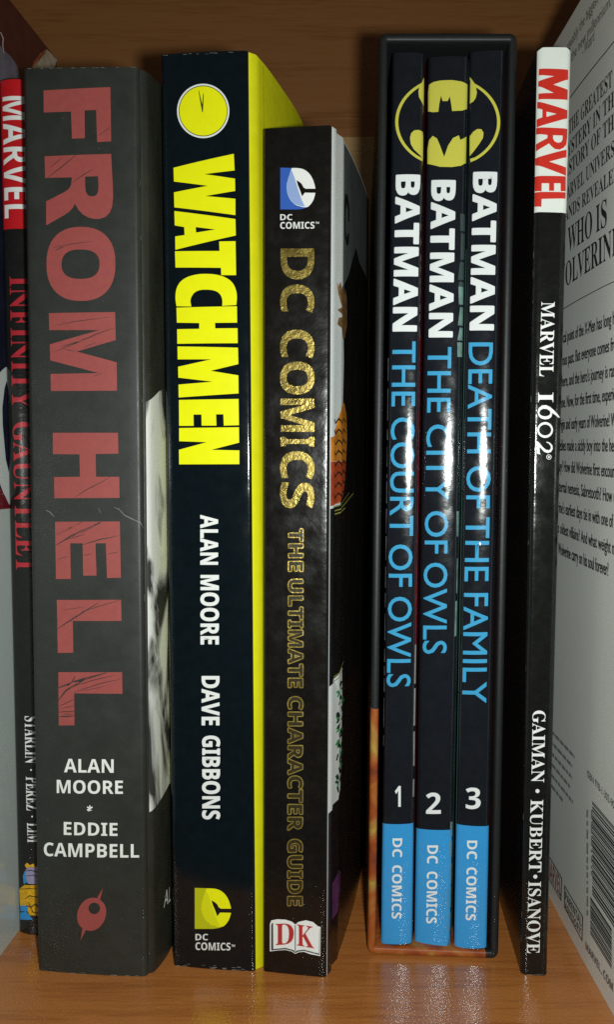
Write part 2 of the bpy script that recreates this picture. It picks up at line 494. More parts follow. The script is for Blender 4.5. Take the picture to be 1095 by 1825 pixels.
GLYPHS = json.loads(r'''{"S":{"A":[306,[[-6,0,-6,13,6,15,16,21,25,33,34,52,144,326,157,326,269,61,288,24,297,16,310,13,310,0,160,0,160,13,189,18,198,32,191,57,177,93,72,93,55,49,53,41,52,34,61,18,87,13,89,13,89,0],[79,112,169,112,124,223]]],"B":[310,[[11,0,11,12,31,15,44,23,50,36,52,57,52,258,48,289,43,297,36,303,11,307,11,319,154,319,208,314,247,300,270,277,277,245,269,212,243,188,201,173,252,156,283,129,293,92,285,53,260,24,220,6,166,0],[127,176,132,176,164,180,184,191,196,211,199,242,197,269,189,289,174,300,151,304,138,302,131,297,127,274],[155,17,181,21,198,34,207,57,211,90,206,123,194,145,172,158,138,162,127,162,127,46,129,32,133,23,142,19]]],"E":[309,[[10,0,10,12,31,14,44,21,50,34,53,55,53,258,50,283,43,298,31,305,11,307,11,319,279,319,279,224,268,224,258,261,238,284,207,297,162,301,140,300,134,297,130,292,128,272,128,172,135,172,163,176,181,188,194,210,202,242,213,242,213,83,201,83,198,108,191,127,182,141,169,149,151,154,130,156,128,156,128,47,130,33,134,24,144,21,161,19,193,21,219,27,241,37,260,52,275,73,288,100,301,100,282,0]]],"F":[283,[[11,0,11,12,31,16,44,24,50,37,52,59,52,262,50,283,43,296,30,303,10,307,10,319,275,319,275,224,264,224,258,250,249,270,235,284,217,294,192,300,161,302,140,301,130,295,127,279,127,173,133,173,160,177,179,189,192,211,199,243,212,243,212,83,199,83,192,118,180,140,160,152,132,157,127,157,127,56,131,30,137,22,147,16,180,12,180,0]]],"G":[355,[[188,-7,140,-2,99,14,65,39,40,72,25,113,19,160,25,206,40,246,65,279,98,305,136,321,180,326,218,321,259,308,271,305,284,310,293,326,306,326,306,215,294,215,282,242,267,265,250,284,230,298,209,307,187,310,150,301,123,273,107,225,102,159,108,94,126,47,144,26,166,13,193,9,215,11,230,19,237,32,240,50,240,89,237,108,230,119,216,125,193,127,193,139,350,139,350,127,331,125,320,119,314,108,312,90,312,20,250,0]]],"H":[366,[[11,0,11,12,31,15,44,22,50,35,52,56,52,265,50,284,43,297,31,304,11,307,11,319,169,319,169,307,143,302,135,298,131,291,127,265,127,175,239,175,239,265,236,291,232,298,224,302,197,307,197,319,355,319,355,307,335,304,322,297,317,285,315,265,315,56,317,36,323,23,335,15,355,12,355,0,197,0,197,12,218,15,230,21,237,34,239,56,239,155,127,155,127,56,130,35,136,22,148,15,169,12,169,0]]],"I":[182,[[9,0,9,12,29,16,43,23,50,34,53,53,53,271,51,289,44,299,31,305,9,307,9,319,171,319,171,307,150,305,137,299,130,289,128,271,128,54,131,31,136,24,144,18,172,12,172,0]]],"K":[357,[[11,0,11,12,32,15,44,22,51,35,53,56,53,265,50,284,44,297,32,304,12,307,12,319,170,319,170,307,143,302,136,298,131,291,128,265,128,164,225,261,239,279,244,293,234,303,204,307,204,319,340,319,340,307,334,307,290,293,241,252,189,199,324,32,341,17,363,12,363,0,197,0,197,12,214,13,225,15,232,19,234,24,231,33,221,46,140,149,128,139,128,56,130,35,136,22,149,15,170,12,170,0]]],"L":[299,[[11,0,11,12,31,15,44,22,50,35,52,56,52,265,50,285,43,297,31,304,11,307,11,319,175,319,175,307,146,304,137,299,131,291,127,265,127,58,130,33,133,26,140,22,164,19,195,21,220,28,241,39,259,56,274,79,286,108,299,108,281,0]]],"M":[444,[[10,0,10,12,30,15,43,22,50,35,53,55,53,267,49,291,45,298,37,303,10,307,10,319,129,319,222,100,315,319,432,319,432,307,413,303,401,296,394,284,392,265,392,60,395,30,400,21,407,16,432,12,432,0,277,0,277,12,303,17,310,23,315,31,318,58,318,279,202,0,189,0,74,272,74,56,76,34,84,21,97,14,118,12,118,0]]],"N":[346,[[282,-8,75,245,75,55,77,34,83,22,95,15,117,12,117,0,13,0,13,12,38,16,45,21,50,29,53,55,53,272,25,303,13,307,13,319,110,319,274,118,274,264,270,290,266,297,258,302,232,307,232,319,336,319,336,307,315,304,303,297,297,285,295,264,295,-8]]],"O":[368,[[182,-8,149,-4,118,5,90,20,66,40,46,65,31,94,22,125,19,159,22,193,31,225,46,253,66,278,91,298,119,314,151,323,186,326,219,323,250,314,278,299,302,279,321,255,336,226,346,194,349,159,346,125,336,94,321,65,301,40,277,20,248,5,217,-4],[185,8,220,18,246,46,261,93,266,159,260,225,243,272,217,301,182,310,147,301,122,273,107,225,102,159,107,94,124,47,151,18]]],"P":[292,[[11,0,11,12,31,15,44,22,50,35,52,56,52,265,50,284,43,297,31,304,11,307,11,319,149,319,201,316,235,308,256,295,273,278,283,257,286,232,279,196,257,168,220,150,169,144,127,144,127,56,130,35,136,22,148,15,169,12,169,0],[127,161,141,161,171,165,190,177,201,198,204,230,202,262,193,284,176,297,151,302,140,301,132,297,129,290,127,279]]],"R":[331,[[11,0,11,12,31,15,44,22,50,35,52,56,52,265,50,284,43,297,31,304,11,307,11,319,152,319,213,314,257,298,283,272,292,234,284,200,260,174,220,157,302,35,317,18,324,14,335,12,336,12,336,0,237,0,141,149,127,149,127,56,130,35,136,22,148,15,169,12,169,0],[127,164,142,164,174,168,196,181,208,203,212,235,206,272,188,294,157,302,142,300,133,296,129,286,127,270]]],"S":[273,[[30,-8,30,110,44,110,58,66,78,35,104,16,138,10,162,14,180,25,191,42,195,63,186,90,157,112,114,134,78,154,54,177,40,202,35,232,38,259,47,282,62,300,81,315,103,323,129,326,161,323,197,314,204,312,210,311,219,315,224,326,237,326,237,223,226,223,217,248,205,269,191,287,174,300,155,308,136,311,114,308,98,299,87,284,84,266,87,249,96,236,111,224,132,212,177,191,203,177,222,163,236,148,245,132,250,114,252,93,248,65,237,40,220,20,197,5,168,-4,134,-7,111,-5,88,0,69,7,59,8,48,5,43,-8]]],"T":[296,[[64,0,64,12,86,15,99,22,107,35,109,56,109,303,104,303,71,298,46,282,28,257,20,222,8,222,8,319,287,319,287,222,275,222,262,267,233,294,188,303,184,303,184,56,187,34,193,21,207,14,229,12,229,0]]],"U":[345,[[173,-9,118,-2,80,20,58,57,51,109,51,265,49,284,43,297,30,304,10,307,10,319,168,319,168,307,142,302,134,298,130,291,126,265,126,98,130,62,142,36,163,21,192,16,238,26,265,58,275,111,275,265,272,284,266,296,252,303,230,307,230,319,332,319,332,307,314,303,303,295,298,283,296,265,296,127,288,64,266,23,228,-1]]],"V":[299,[[149,-9,31,267,16,294,5,303,-10,307,-10,319,148,319,148,307,116,303,109,296,107,287,113,265,181,100,244,264,248,286,246,296,239,302,209,307,209,319,309,319,309,307,296,305,286,299,277,288,267,268,161,-9]]],"W":[428,[[119,-8,23,275,11,299,2,305,-11,307,-11,319,126,319,126,307,105,302,100,296,98,287,103,261,156,107,211,247,200,279,194,293,187,301,160,307,160,319,307,319,307,307,283,302,275,288,279,270,332,116,378,259,384,284,382,295,377,301,352,307,352,319,437,319,437,307,425,303,416,295,402,266,312,-8,299,-8,221,216,133,-8]]],"Y":[298,[[71,0,71,12,91,15,104,22,110,35,112,56,112,125,32,271,20,290,10,300,0,305,-9,307,-9,319,145,319,145,307,137,307,117,303,111,298,109,291,115,274,174,158,233,256,241,272,244,285,235,301,209,307,206,307,206,319,307,319,307,307,296,303,286,297,268,274,188,142,188,56,190,35,196,22,209,15,229,12,229,0]]],"Z":[309,[[14,0,14,8,193,301,150,301,122,299,99,294,81,285,66,270,53,249,43,221,31,221,40,319,284,319,284,310,107,20,167,20,211,26,244,43,269,72,285,115,297,115,285,0]]],"C":[328,[[180,-8,135,-2,96,14,64,39,39,73,24,114,18,160,24,205,39,246,64,279,97,304,137,320,181,326,216,321,257,308,271,305,285,310,293,326,306,326,306,216,294,216,275,255,249,285,219,304,186,310,148,301,122,272,106,225,101,158,106,96,124,52,153,25,195,16,223,20,251,31,277,49,300,74,313,62,277,23,232,0]]],"D":[347,[[14,0,14,12,33,15,44,21,50,32,52,52,52,262,49,285,43,298,30,305,10,307,10,319,155,319,207,314,250,300,284,277,308,246,323,207,328,159,317,90,286,40,233,10,160,0],[156,17,184,21,206,33,224,52,240,97,245,160,240,223,223,267,195,294,156,303,141,302,133,296,129,286,127,269,127,50,129,34,133,24,141,19]]],"X":[330,[[8,0,8,12,37,21,63,47,135,146,55,270,33,298,23,305,11,307,10,307,10,319,171,319,171,307,160,307,140,303,133,291,141,272,185,203,225,261,234,277,237,290,229,302,205,307,205,319,321,319,321,307,318,307,299,304,282,296,266,282,250,261,197,185,289,40,305,19,313,14,323,12,325,12,325,0,167,0,167,12,170,12,195,16,203,29,200,40,192,55,147,128,96,56,89,44,87,31,96,17,122,12,122,0]]],"0":[263,[[132,-5,93,1,63,17,42,43,27,78,19,120,16,169,19,218,27,260,42,294,63,319,93,335,132,340,169,335,198,319,220,294,235,259,244,217,247,168,244,119,235,77,220,43,198,17,169,1],[132,26,153,35,166,63,172,108,174,168,172,228,166,273,153,301,132,310,110,301,97,273,91,228,89,168,91,108,97,63,110,35]]],"1":[263,[[46,0,46,25,84,25,95,27,102,31,106,41,108,55,108,291,75,256,61,246,47,242,37,244,28,252,22,263,20,277,51,288,92,313,125,338,178,338,178,55,182,33,190,27,202,25,240,25,240,0]]],"2":[263,[[16,0,16,48,86,119,131,172,144,194,152,215,157,236,158,260,156,283,149,299,137,309,122,312,101,307,88,291,81,266,79,230,54,233,35,241,23,255,18,277,21,293,30,308,44,321,64,332,90,338,122,340,168,335,202,319,223,295,229,262,224,230,204,197,167,154,108,96,61,52,171,52,184,54,196,60,204,70,210,84,213,99,241,99,239,0]]],"6":[263,[[138,-5,105,0,77,12,53,34,36,65,25,105,21,155,23,193,29,228,40,259,54,287,73,309,96,326,123,337,155,340,183,339,204,333,219,325,230,314,236,302,238,289,235,275,226,263,208,255,182,252,179,280,170,303,162,310,151,313,126,305,107,280,94,241,87,189,113,201,130,205,152,206,191,200,221,180,240,150,246,109,239,63,219,27,185,3],[139,26,155,31,168,45,176,69,178,104,175,137,167,160,153,173,135,177,122,175,108,170,87,155,91,96,103,57,119,34]]]},"B":{"A":[324,[[0,0,118,337,205,337,324,0,248,0,223,80,101,80,77,0],[119,140,206,140,181,218,176,238,168,263,162,285,156,262,148,235,143,218]]],"B":[316,[[42,0,42,336,147,336,206,331,248,317,267,301,279,279,283,251,279,224,269,202,253,186,231,178,231,176,261,164,274,154,283,140,289,121,291,97,283,57,258,26,219,6,168,0],[113,203,155,203,181,205,198,212,207,225,210,241,206,258,196,269,177,275,151,277,113,277],[113,59,160,59,187,62,204,71,214,86,217,104,214,121,204,135,186,143,157,146,113,146]]],"C":[299,[[178,-5,131,1,93,17,64,42,43,77,31,119,27,167,32,215,46,257,68,292,99,318,138,335,185,340,235,334,283,317,260,259,222,275,203,279,185,281,149,273,122,251,106,214,101,167,106,119,121,84,147,62,185,55,226,59,270,72,270,13,227,0]]],"D":[348,[[42,0,42,336,148,336,197,331,239,317,273,294,299,262,315,221,321,171,315,119,299,76,272,43,236,19,191,5,137,0],[113,59,144,59,189,66,221,86,240,121,247,169,241,218,222,251,192,271,151,277,113,277]]],"E":[263,[[42,0,42,336,236,336,236,277,113,277,113,204,227,204,227,145,113,145,113,59,236,59,236,0]]],"F":[258,[[42,0,42,336,235,336,235,277,112,277,112,191,226,191,226,133,112,133,112,0]]],"G":[340,[[183,-5,137,0,99,15,68,39,45,73,32,116,27,168,32,217,48,260,73,294,107,319,151,335,203,340,255,335,302,320,279,263,244,276,202,281,173,278,148,267,128,250,113,227,104,199,101,167,103,136,110,109,121,86,138,69,160,58,188,55,214,56,233,59,233,129,170,129,170,189,303,189,303,15,248,0]]],"H":[360,[[42,0,42,336,113,336,113,204,246,204,246,336,317,336,317,0,246,0,246,145,113,145,113,0]]],"I":[183,[[15,0,15,40,56,59,56,276,15,295,15,336,168,336,168,295,127,276,127,59,168,40,168,0]]],"L":[266,[[42,0,42,336,113,336,113,59,250,59,250,0]]],"M":[443,[[42,0,42,336,139,336,219,79,220,79,304,336,401,336,401,0,335,0,335,159,335,196,337,235,338,263,336,263,250,0,184,0,103,263,102,263,103,235,105,195,106,156,106,0]]],"N":[382,[[42,0,42,336,132,336,278,84,279,84,277,131,276,177,276,336,340,336,340,0,250,0,103,254,102,254,105,206,106,158,106,0]]],"O":[374,[[187,-5,137,1,97,17,66,43,44,78,32,120,27,169,32,218,44,260,66,294,97,319,137,335,188,341,237,335,277,319,308,294,330,259,343,217,347,168,343,119,330,77,308,43,277,17,237,1],[187,55,226,63,252,85,267,121,272,168,267,216,252,252,226,274,188,282,149,274,122,252,107,216,102,168,107,121,122,85,149,63]]],"P":[295,[[42,0,42,336,149,336,206,329,244,308,267,274,274,231,271,203,262,176,246,153,221,135,188,123,144,119,113,119,113,0],[113,178,137,178,164,181,185,190,198,205,202,228,196,256,177,272,146,277,113,277]]],"R":[310,[[42,0,42,336,140,336,200,329,241,311,266,279,274,235,272,213,265,195,255,179,242,166,212,146,310,0,231,0,151,129,113,129,113,0],[113,187,136,187,167,190,187,198,198,213,202,233,198,254,186,267,165,275,135,277,113,277]]],"S":[259,[[117,-5,66,0,22,16,22,82,71,63,97,56,122,54,145,57,160,64,168,76,171,90,166,107,152,120,105,145,80,158,54,177,42,190,33,205,27,224,25,245,33,285,56,315,92,334,139,340,165,339,189,334,239,317,216,261,174,276,137,281,119,279,106,272,98,261,95,247,99,231,111,219,158,194,202,169,218,154,230,137,238,117,240,93,232,53,208,22,169,2]]],"T":[272,[[101,0,101,276,9,276,9,336,263,336,263,276,172,276,172,0]]],"U":[355,[[176,-5,135,-1,101,10,75,29,49,69,40,119,40,336,111,336,111,130,115,95,128,72,149,59,178,55,208,60,229,73,241,97,244,131,244,336,315,336,315,118,312,85,300,56,281,31,254,12,219,-1]]],"V":[306,[[114,0,0,336,72,336,135,136,140,117,148,88,153,62,158,88,165,117,170,136,234,336,306,336,191,0]]],"Y":[293,[[111,0,111,128,0,336,77,336,147,197,217,336,293,336,182,131,182,0]]],"0":[269,[[134,-5,97,0,68,16,45,41,24,96,17,168,20,218,28,261,43,295,65,320,95,336,134,341,171,336,200,321,223,295,244,241,252,168,249,118,240,75,225,41,203,16,173,0],[134,53,156,60,171,81,178,117,181,168,178,218,171,254,156,276,134,283,111,276,97,254,90,218,87,168,90,118,97,82,111,60]]],"1":[269,[[123,0,123,194,124,226,125,261,115,251,101,238,62,207,28,250,136,336,194,336,194,0]]],"2":[269,[[19,0,19,49,103,134,144,178,166,210,172,225,173,241,171,259,162,271,149,279,133,281,114,279,95,272,56,247,18,292,49,316,86,334,110,339,138,340,168,337,194,328,215,314,231,296,241,274,244,250,241,223,233,199,219,176,201,154,150,103,107,63,107,60,253,60,253,0]]],"3":[269,[[115,-5,63,0,18,14,18,74,63,57,107,52,140,55,161,65,172,81,176,102,174,115,169,126,159,134,144,140,95,145,70,145,70,200,95,200,123,201,143,206,156,213,165,222,169,233,171,245,168,261,160,273,145,280,123,283,100,281,81,275,51,259,18,307,40,320,65,331,94,338,128,340,174,335,210,319,233,294,240,260,235,229,219,205,196,188,168,177,168,175,203,167,229,151,245,128,250,98,247,70,236,45,218,25,192,9,157,-1]]]},"G":{"A":[467,[[253,480,205,480,0,0,70,0,130,141,333,141,397,0,467,0],[228,375,305,202,157,202]]],"B":[394,[[53,0,216,0,292,12,343,42,371,83,380,127,372,172,349,209,313,236,265,252,265,253,306,278,330,312,338,356,330,400,303,439,257,467,191,477,53,477],[121,416,184,416,234,406,260,382,267,349,256,307,223,281,167,273,121,273],[121,211,204,211,263,202,298,176,309,137,305,110,288,86,257,68,207,62,121,62]]],"C":[496,[[459,445,371,474,295,484,190,465,108,412,53,333,34,232,49,152,95,75,175,17,291,-6,359,-1,415,14,464,36,464,111,409,81,353,63,298,57,219,70,158,107,118,164,104,238,119,311,159,369,219,407,295,421,349,415,403,399,459,371]]],"D":[525,[[53,0,239,0,345,20,425,73,475,150,493,239,478,324,432,400,353,456,239,477,53,477],[122,416,228,416,314,402,375,363,410,307,422,239,414,186,385,128,326,81,231,62,122,62]]],"E":[350,[[323,477,53,477,53,0,330,0,330,62,121,62,121,210,316,210,316,272,121,272,121,416,323,416]]],"F":[328,[[308,477,53,477,53,0,122,0,122,222,308,222,308,284,122,284,122,416,308,416]]],"G":[518,[[471,235,311,235,311,174,403,174,403,76,352,62,299,57,221,70,160,107,120,165,106,238,120,310,159,368,217,407,290,421,347,415,405,400,461,374,461,443,369,475,291,484,190,465,108,413,55,334,35,236,54,139,107,62,188,12,289,-6,352,-2,410,10,471,33]]],"H":[510,[[457,477,389,477,389,270,121,270,121,477,53,477,53,0,121,0,121,208,389,208,389,0,457,0]]],"I":[175,[[122,477,53,477,53,0,122,0]]],"J":[175,[[122,477,53,477,53,15,51,-34,41,-68,17,-89,-26,-96,-43,-96,-31,-160,-10,-161,51,-149,92,-117,115,-67,122,-6]]],"K":[459,[[200,251,407,477,322,477,121,259,121,477,53,477,53,0,121,0,121,236,364,0,459,0]]],"L":[343,[[120,477,52,477,52,0,336,0,336,62,120,62]]],"M":[547,[[496,477,433,477,274,281,116,477,51,477,51,0,120,0,120,372,121,372,268,187,279,187,426,372,428,372,428,0,496,0]]],"N":[547,[[494,477,430,477,430,108,106,477,52,477,52,0,116,0,116,368,435,0,494,0]]],"O":[576,[[32,239,49,146,100,68,181,14,286,-6,395,14,476,68,527,146,545,239,527,333,475,411,394,464,288,484,182,464,102,411,50,333],[102,239,116,311,155,369,214,407,288,421,362,407,421,369,460,311,474,239,460,166,421,109,362,70,288,57,214,70,155,109,116,166]]],"P":[357,[[49,477,49,0,118,0,118,207,189,207,261,217,311,245,340,288,350,340,341,394,313,437,266,467,198,477],[118,416,198,416,247,405,272,377,279,343,269,302,240,277,195,268,118,268]]],"Q":[576,[[347,0,427,30,490,84,531,155,546,237,527,335,474,413,394,465,295,484,188,466,105,415,51,338,32,239,46,154,87,83,151,30,232,0,302,-45,379,-80,466,-97,528,-36,526,-34,477,-39,420,-28,347,-1,347,1],[292,421,365,407,423,368,462,309,475,237,462,167,424,110,367,71,293,57,210,71,150,111,114,169,102,238,112,297,144,356,202,402]]],"R":[423,[[54,477,54,0,123,0,123,207,151,207,186,201,225,170,278,98,341,0,423,0,358,95,324,149,290,193,251,227,295,254,322,293,331,344,320,399,289,442,240,468,174,477],[123,419,167,419,220,410,251,385,260,347,256,318,241,293,212,275,167,269,123,269]]],"S":[321,[[279,450,227,475,173,484,113,475,68,449,38,409,28,356,60,277,131,224,202,176,235,116,226,88,201,65,157,55,111,63,69,87,31,125,31,38,72,13,116,-2,165,-6,218,3,260,30,288,71,298,123,266,212,195,267,124,310,92,365,102,395,128,415,167,422,202,418,239,402,279,372]]],"T":[423,[[411,477,12,477,12,416,177,416,177,0,246,0,246,416,411,416]]],"U":[496,[[454,477,385,477,385,200,383,158,374,123,355,95,328,76,290,62,243,57,204,61,170,75,140,97,123,120,114,151,111,195,111,477,43,477,43,181,60,96,104,38,168,5,242,-6,335,8,401,47,440,108,454,188]]],"V":[423,[[423,477,355,477,212,142,69,477,0,477,207,-4,221,-4]]],"W":[729,[[729,477,661,477,531,148,398,477,333,477,200,148,69,477,0,477,193,-4,207,-4,365,386,522,-4,535,-4]]],"X":[496,[[481,477,398,477,249,295,99,477,16,477,207,247,1,0,85,0,249,197,412,0,494,0,291,247]]],"Y":[423,[[211,313,83,477,0,477,177,253,177,0,246,0,246,252,423,477,340,477]]],"Z":[452,[[315,416,11,0,442,0,442,62,138,62,442,477,30,477,30,416]]],"a":[299,[[288,56,268,44,255,39,246,43,243,55,243,217,234,263,210,296,174,314,129,321,87,316,52,302,25,278,25,210,56,239,90,256,124,262,155,256,174,238,181,207,181,190,125,170,87,156,53,137,28,110,18,71,28,33,55,5,95,-6,138,2,180,26,189,8,204,-3,228,-6,254,-1,288,18],[181,64,154,45,126,38,103,43,87,59,81,82,95,113,131,137,181,155]]],"b":[350,[[104,477,41,477,41,18,96,0,158,-6,229,5,282,39,315,92,326,164,316,226,288,276,245,309,190,321,145,314,104,292],[104,232,140,257,175,265,221,251,251,213,263,155,250,102,216,66,167,53,135,55,104,62]]],"c":[307,[[275,299,232,315,184,321,120,309,71,275,40,221,29,151,40,88,73,38,124,5,188,-6,240,-1,282,12,282,74,239,58,199,53,155,60,121,80,100,113,92,157,99,200,119,234,149,256,188,263,229,257,275,232]]],"d":[357,[[316,477,253,477,253,308,219,318,188,321,124,309,75,277,42,227,31,165,41,96,72,44,120,12,183,0,316,0],[253,53,190,53,145,60,115,82,99,115,95,155,102,200,122,235,154,257,195,265,224,262,253,253]]],"e":[335,[[307,91,252,63,197,53,145,64,109,96,91,148,312,148,303,224,275,278,232,310,176,321,116,309,70,277,39,226,29,161,39,98,68,45,116,8,181,-6,229,-2,269,10,307,31],[92,189,108,231,136,258,177,267,215,257,240,230,251,189]]],"f":[175,[[207,477,159,484,120,475,90,454,69,426,55,389,50,337,50,314,6,314,6,258,50,258,50,0,113,0,113,258,169,258,169,314,113,314,113,344,119,386,140,413,179,422,193,421,207,417]]],"g":[299,[[295,314,165,314,108,307,65,285,38,251,28,206,32,174,45,147,67,124,97,107,97,106,71,95,54,80,48,61,55,41,79,21,34,3,8,-26,0,-66,11,-104,41,-134,87,-154,145,-161,207,-154,254,-134,283,-103,293,-61,285,-23,256,7,202,27,149,39,117,52,106,67,130,89,182,100,234,127,254,158,263,197,256,232,230,266,295,266],[207,205,199,175,178,154,147,146,114,154,92,174,84,204,93,232,115,253,146,260,177,253,199,233],[233,-66,223,-90,193,-106,146,-111,98,-106,69,-90,59,-63,68,-38,93,-22,130,-15,174,-20,215,-35]]],"h":[350,[[105,477,43,477,43,0,105,0,105,225,145,260,183,271,216,261,237,235,245,195,245,0,307,0,307,193,299,249,277,289,243,313,200,321,166,315,134,299,106,273,105,273]]],"i":[153,[[108,314,46,314,46,0,108,0],[114,410,109,428,96,441,77,447,58,441,45,428,40,410,45,391,58,378,77,372,96,378,109,391]]],"j":[153,[[105,314,43,314,43,-46,37,-77,20,-100,-4,-115,43,-161,77,-135,98,-97,105,-41],[111,410,106,428,93,441,74,447,56,441,42,428,37,410,42,391,56,378,74,372,93,378,106,391]]],"k":[335,[[322,314,248,314,109,160,266,0,350,0,188,160],[106,477,43,477,43,0,106,0]]],"l":[153,[[108,477,46,477,46,0,108,0]]],"m":[540,[[41,314,41,0,104,0,104,228,128,252,153,264,182,268,210,261,231,237,239,195,239,0,301,0,301,228,337,257,371,268,404,260,427,235,436,195,436,0,498,0,498,197,491,248,470,287,437,312,394,321,353,313,319,292,289,264,264,295,233,314,195,321,151,309,104,273,104,314]]],"n":[350,[[105,314,43,314,43,0,105,0,105,225,145,260,183,271,216,261,237,235,245,195,245,0,307,0,307,194,299,250,276,290,242,313,200,321,166,315,134,299,106,273,105,273]]],"o":[386,[[191,321,126,308,73,274,38,223,25,160,38,94,72,41,124,6,191,-6,260,6,314,40,349,92,361,160,349,225,313,275,259,309],[190,265,233,257,267,235,290,202,298,160,290,114,269,79,235,57,190,50,149,58,117,80,96,115,89,160,96,202,118,235,150,257]]],"p":[350,[[102,8,135,-3,165,-6,229,6,280,39,313,90,325,155,313,223,279,273,224,304,148,314,40,314,40,-161,102,-161],[102,258,159,258,204,251,235,231,255,199,261,155,254,113,233,80,201,58,161,50,131,53,102,64]]],"r":[277,[[48,314,48,0,111,0,111,165,121,214,148,248,187,261,214,253,245,230,278,284,240,312,203,321,173,313,143,287,112,242,111,242,111,314]]],"s":[270,[[227,295,179,314,134,321,80,310,44,281,31,235,54,182,104,144,155,114,178,84,171,65,155,53,132,48,86,58,29,90,29,22,84,0,138,-6,191,5,228,38,242,86,235,116,212,143,171,174,112,213,95,237,100,252,114,262,136,266,177,258,227,233]]],"t":[233,[[117,379,0,265,0,258,55,258,55,92,61,53,80,22,112,1,157,-6,194,0,232,15,232,73,196,55,162,50,142,54,124,68,117,97,117,258,216,258,216,314,117,314]]],"u":[350,[[306,0,306,314,244,314,244,90,221,65,196,51,169,46,133,54,112,77,104,115,104,314,42,314,42,119,50,66,72,26,107,2,151,-6,199,6,244,40,244,0]]],"v":[307,[[144,-6,165,-6,304,314,237,314,155,121,70,314,2,314]]],"w":[503,[[275,314,229,314,149,124,67,314,0,314,140,-6,160,-6,252,214,345,-6,365,-6,503,314,437,314,355,124]]],"x":[350,[[341,314,261,314,172,207,78,314,0,314,132,160,0,0,78,0,172,113,270,0,350,0,211,160]]],"y":[307,[[307,314,237,314,155,137,71,314,0,314,122,67,15,-161,84,-161]]],"z":[292,[[283,314,15,314,15,258,174,258,8,0,284,0,284,56,116,56]]],"0":[350,[[329,239,318,339,287,416,238,466,175,484,112,466,63,416,32,339,21,239,32,138,63,61,112,11,175,-6,238,11,287,61,318,138],[260,239,255,163,238,107,211,71,175,59,139,71,112,107,95,163,90,239,95,314,112,371,139,406,175,419,211,406,238,371,255,314]]],"1":[350,[[210,477,141,477,141,0,210,0]]],"2":[350,[[326,65,144,65,229,174,277,258,292,335,281,395,251,442,205,473,146,484,109,479,71,464,34,438,34,352,71,391,107,411,141,417,183,405,212,373,223,327,215,275,190,225,111,113,24,5,24,0,326,0]]],"3":[350,[[57,398,100,414,138,419,182,410,210,385,221,347,210,310,179,286,126,278,126,215,171,211,203,194,222,168,228,135,219,95,192,68,151,59,99,68,45,95,45,21,96,1,146,-6,207,4,255,34,286,80,297,139,290,187,267,227,228,252,263,279,283,313,289,359,279,410,251,450,206,475,148,484,100,479,57,463]]],"4":[350,[[279,484,249,484,8,188,8,157,210,157,210,0,279,0,279,157,330,157,330,218,279,218],[209,354,210,354,210,218,99,218]]],"5":[350,[[283,477,71,477,71,229,141,235,194,219,227,187,238,145,224,102,189,71,139,59,87,68,35,94,35,23,93,1,151,-6,213,5,262,37,295,85,307,146,295,208,260,257,206,288,133,296,133,416,283,416]]],"6":[350,[[222,484,140,416,80,337,43,252,31,163,42,94,73,41,122,6,185,-6,239,5,284,36,314,81,326,137,315,192,287,236,245,265,192,276,150,270,117,256,149,322,200,383,263,431],[102,186,140,205,178,211,219,201,247,175,257,137,247,96,221,69,181,59,145,68,116,93,100,133]]],"7":[350,[[343,477,34,477,34,412,241,412,66,20,127,-6]]],"8":[350,[[328,129,320,175,298,214,261,244,295,274,314,309,321,345,310,400,280,444,236,473,180,484,122,473,76,444,45,401,34,347,40,308,60,273,90,244,52,213,30,176,22,130,34,76,67,33,116,4,176,-6,236,4,284,33,316,76],[252,347,242,311,215,285,177,275,140,285,113,312,102,348,112,385,138,410,179,419,217,409,242,384],[259,134,250,97,221,70,175,59,131,69,102,95,91,134,102,174,131,200,176,210,219,200,248,173]]],"9":[350,[[131,-6,208,56,269,134,308,221,323,309,311,379,280,434,232,471,171,484,111,472,65,440,36,394,25,342,36,288,64,244,107,214,160,203,199,208,235,223,209,162,159,101,89,44],[94,343,104,382,132,409,172,419,212,407,241,375,252,333,249,294,210,274,175,268,134,278,105,305]]],".":[153,[[76,78,55,72,40,57,34,36,40,15,55,-1,76,-6,97,-1,113,15,118,36,113,57,97,72]]],",":[153,[[41,-83,87,-58,114,-22,123,18,117,54,100,78,74,86,52,81,38,67,32,46,37,26,49,12,67,7,68,-21,60,-48,41,-69]]],"?":[233,[[57,417,88,421,113,415,129,398,134,374,114,314,76,254,56,187,60,159,74,139,97,123,120,199,173,284,203,382,197,417,178,450,143,474,90,484],[108,78,87,72,72,57,66,36,72,15,87,-1,108,-6,129,-1,144,15,150,36,144,57,129,72]]],"!":[190,[[55,380,60,305,77,185,84,151,95,141,105,151,112,185,130,305,134,380,129,438,116,472,95,484,73,472,60,438],[95,78,74,72,59,57,53,36,59,15,74,-1,95,-6,116,-1,131,15,137,36,131,57,116,72]]],"'":[132,[[51,323,81,323,97,419,97,501,35,501,35,419]]],"-":[226,[[198,187,28,187,28,122,198,122]]],"*":[292,[[124,359,122,352,123,344,34,314,18,305,8,291,11,274,25,263,42,265,57,274,127,335,141,327,123,235,122,216,129,201,146,195,162,202,169,217,169,235,151,327,165,334,235,273,251,263,268,261,281,272,284,290,274,304,258,313,171,343,171,359,258,389,275,398,285,411,282,429,268,440,251,438,236,429,166,368,152,377,169,468,170,486,164,502,147,508,130,501,123,486,124,468,141,377,127,369,57,430,42,440,25,442,11,431,9,413,19,399,34,390]]]}}''')
CAPH = {'S': 500.0, 'B': 500.0, 'G': 500.0}
def _glyph(font, ch):
    adv, cs = GLYPHS[font][ch]
    return adv, [list(zip(c[::2], c[1::2])) for c in cs]
for _f in CAPH:
    CAPH[_f] = float(max(p[1] for c in _glyph(_f, 'H' if 'H' in GLYPHS[_f] else 'E')[1] for p in c))

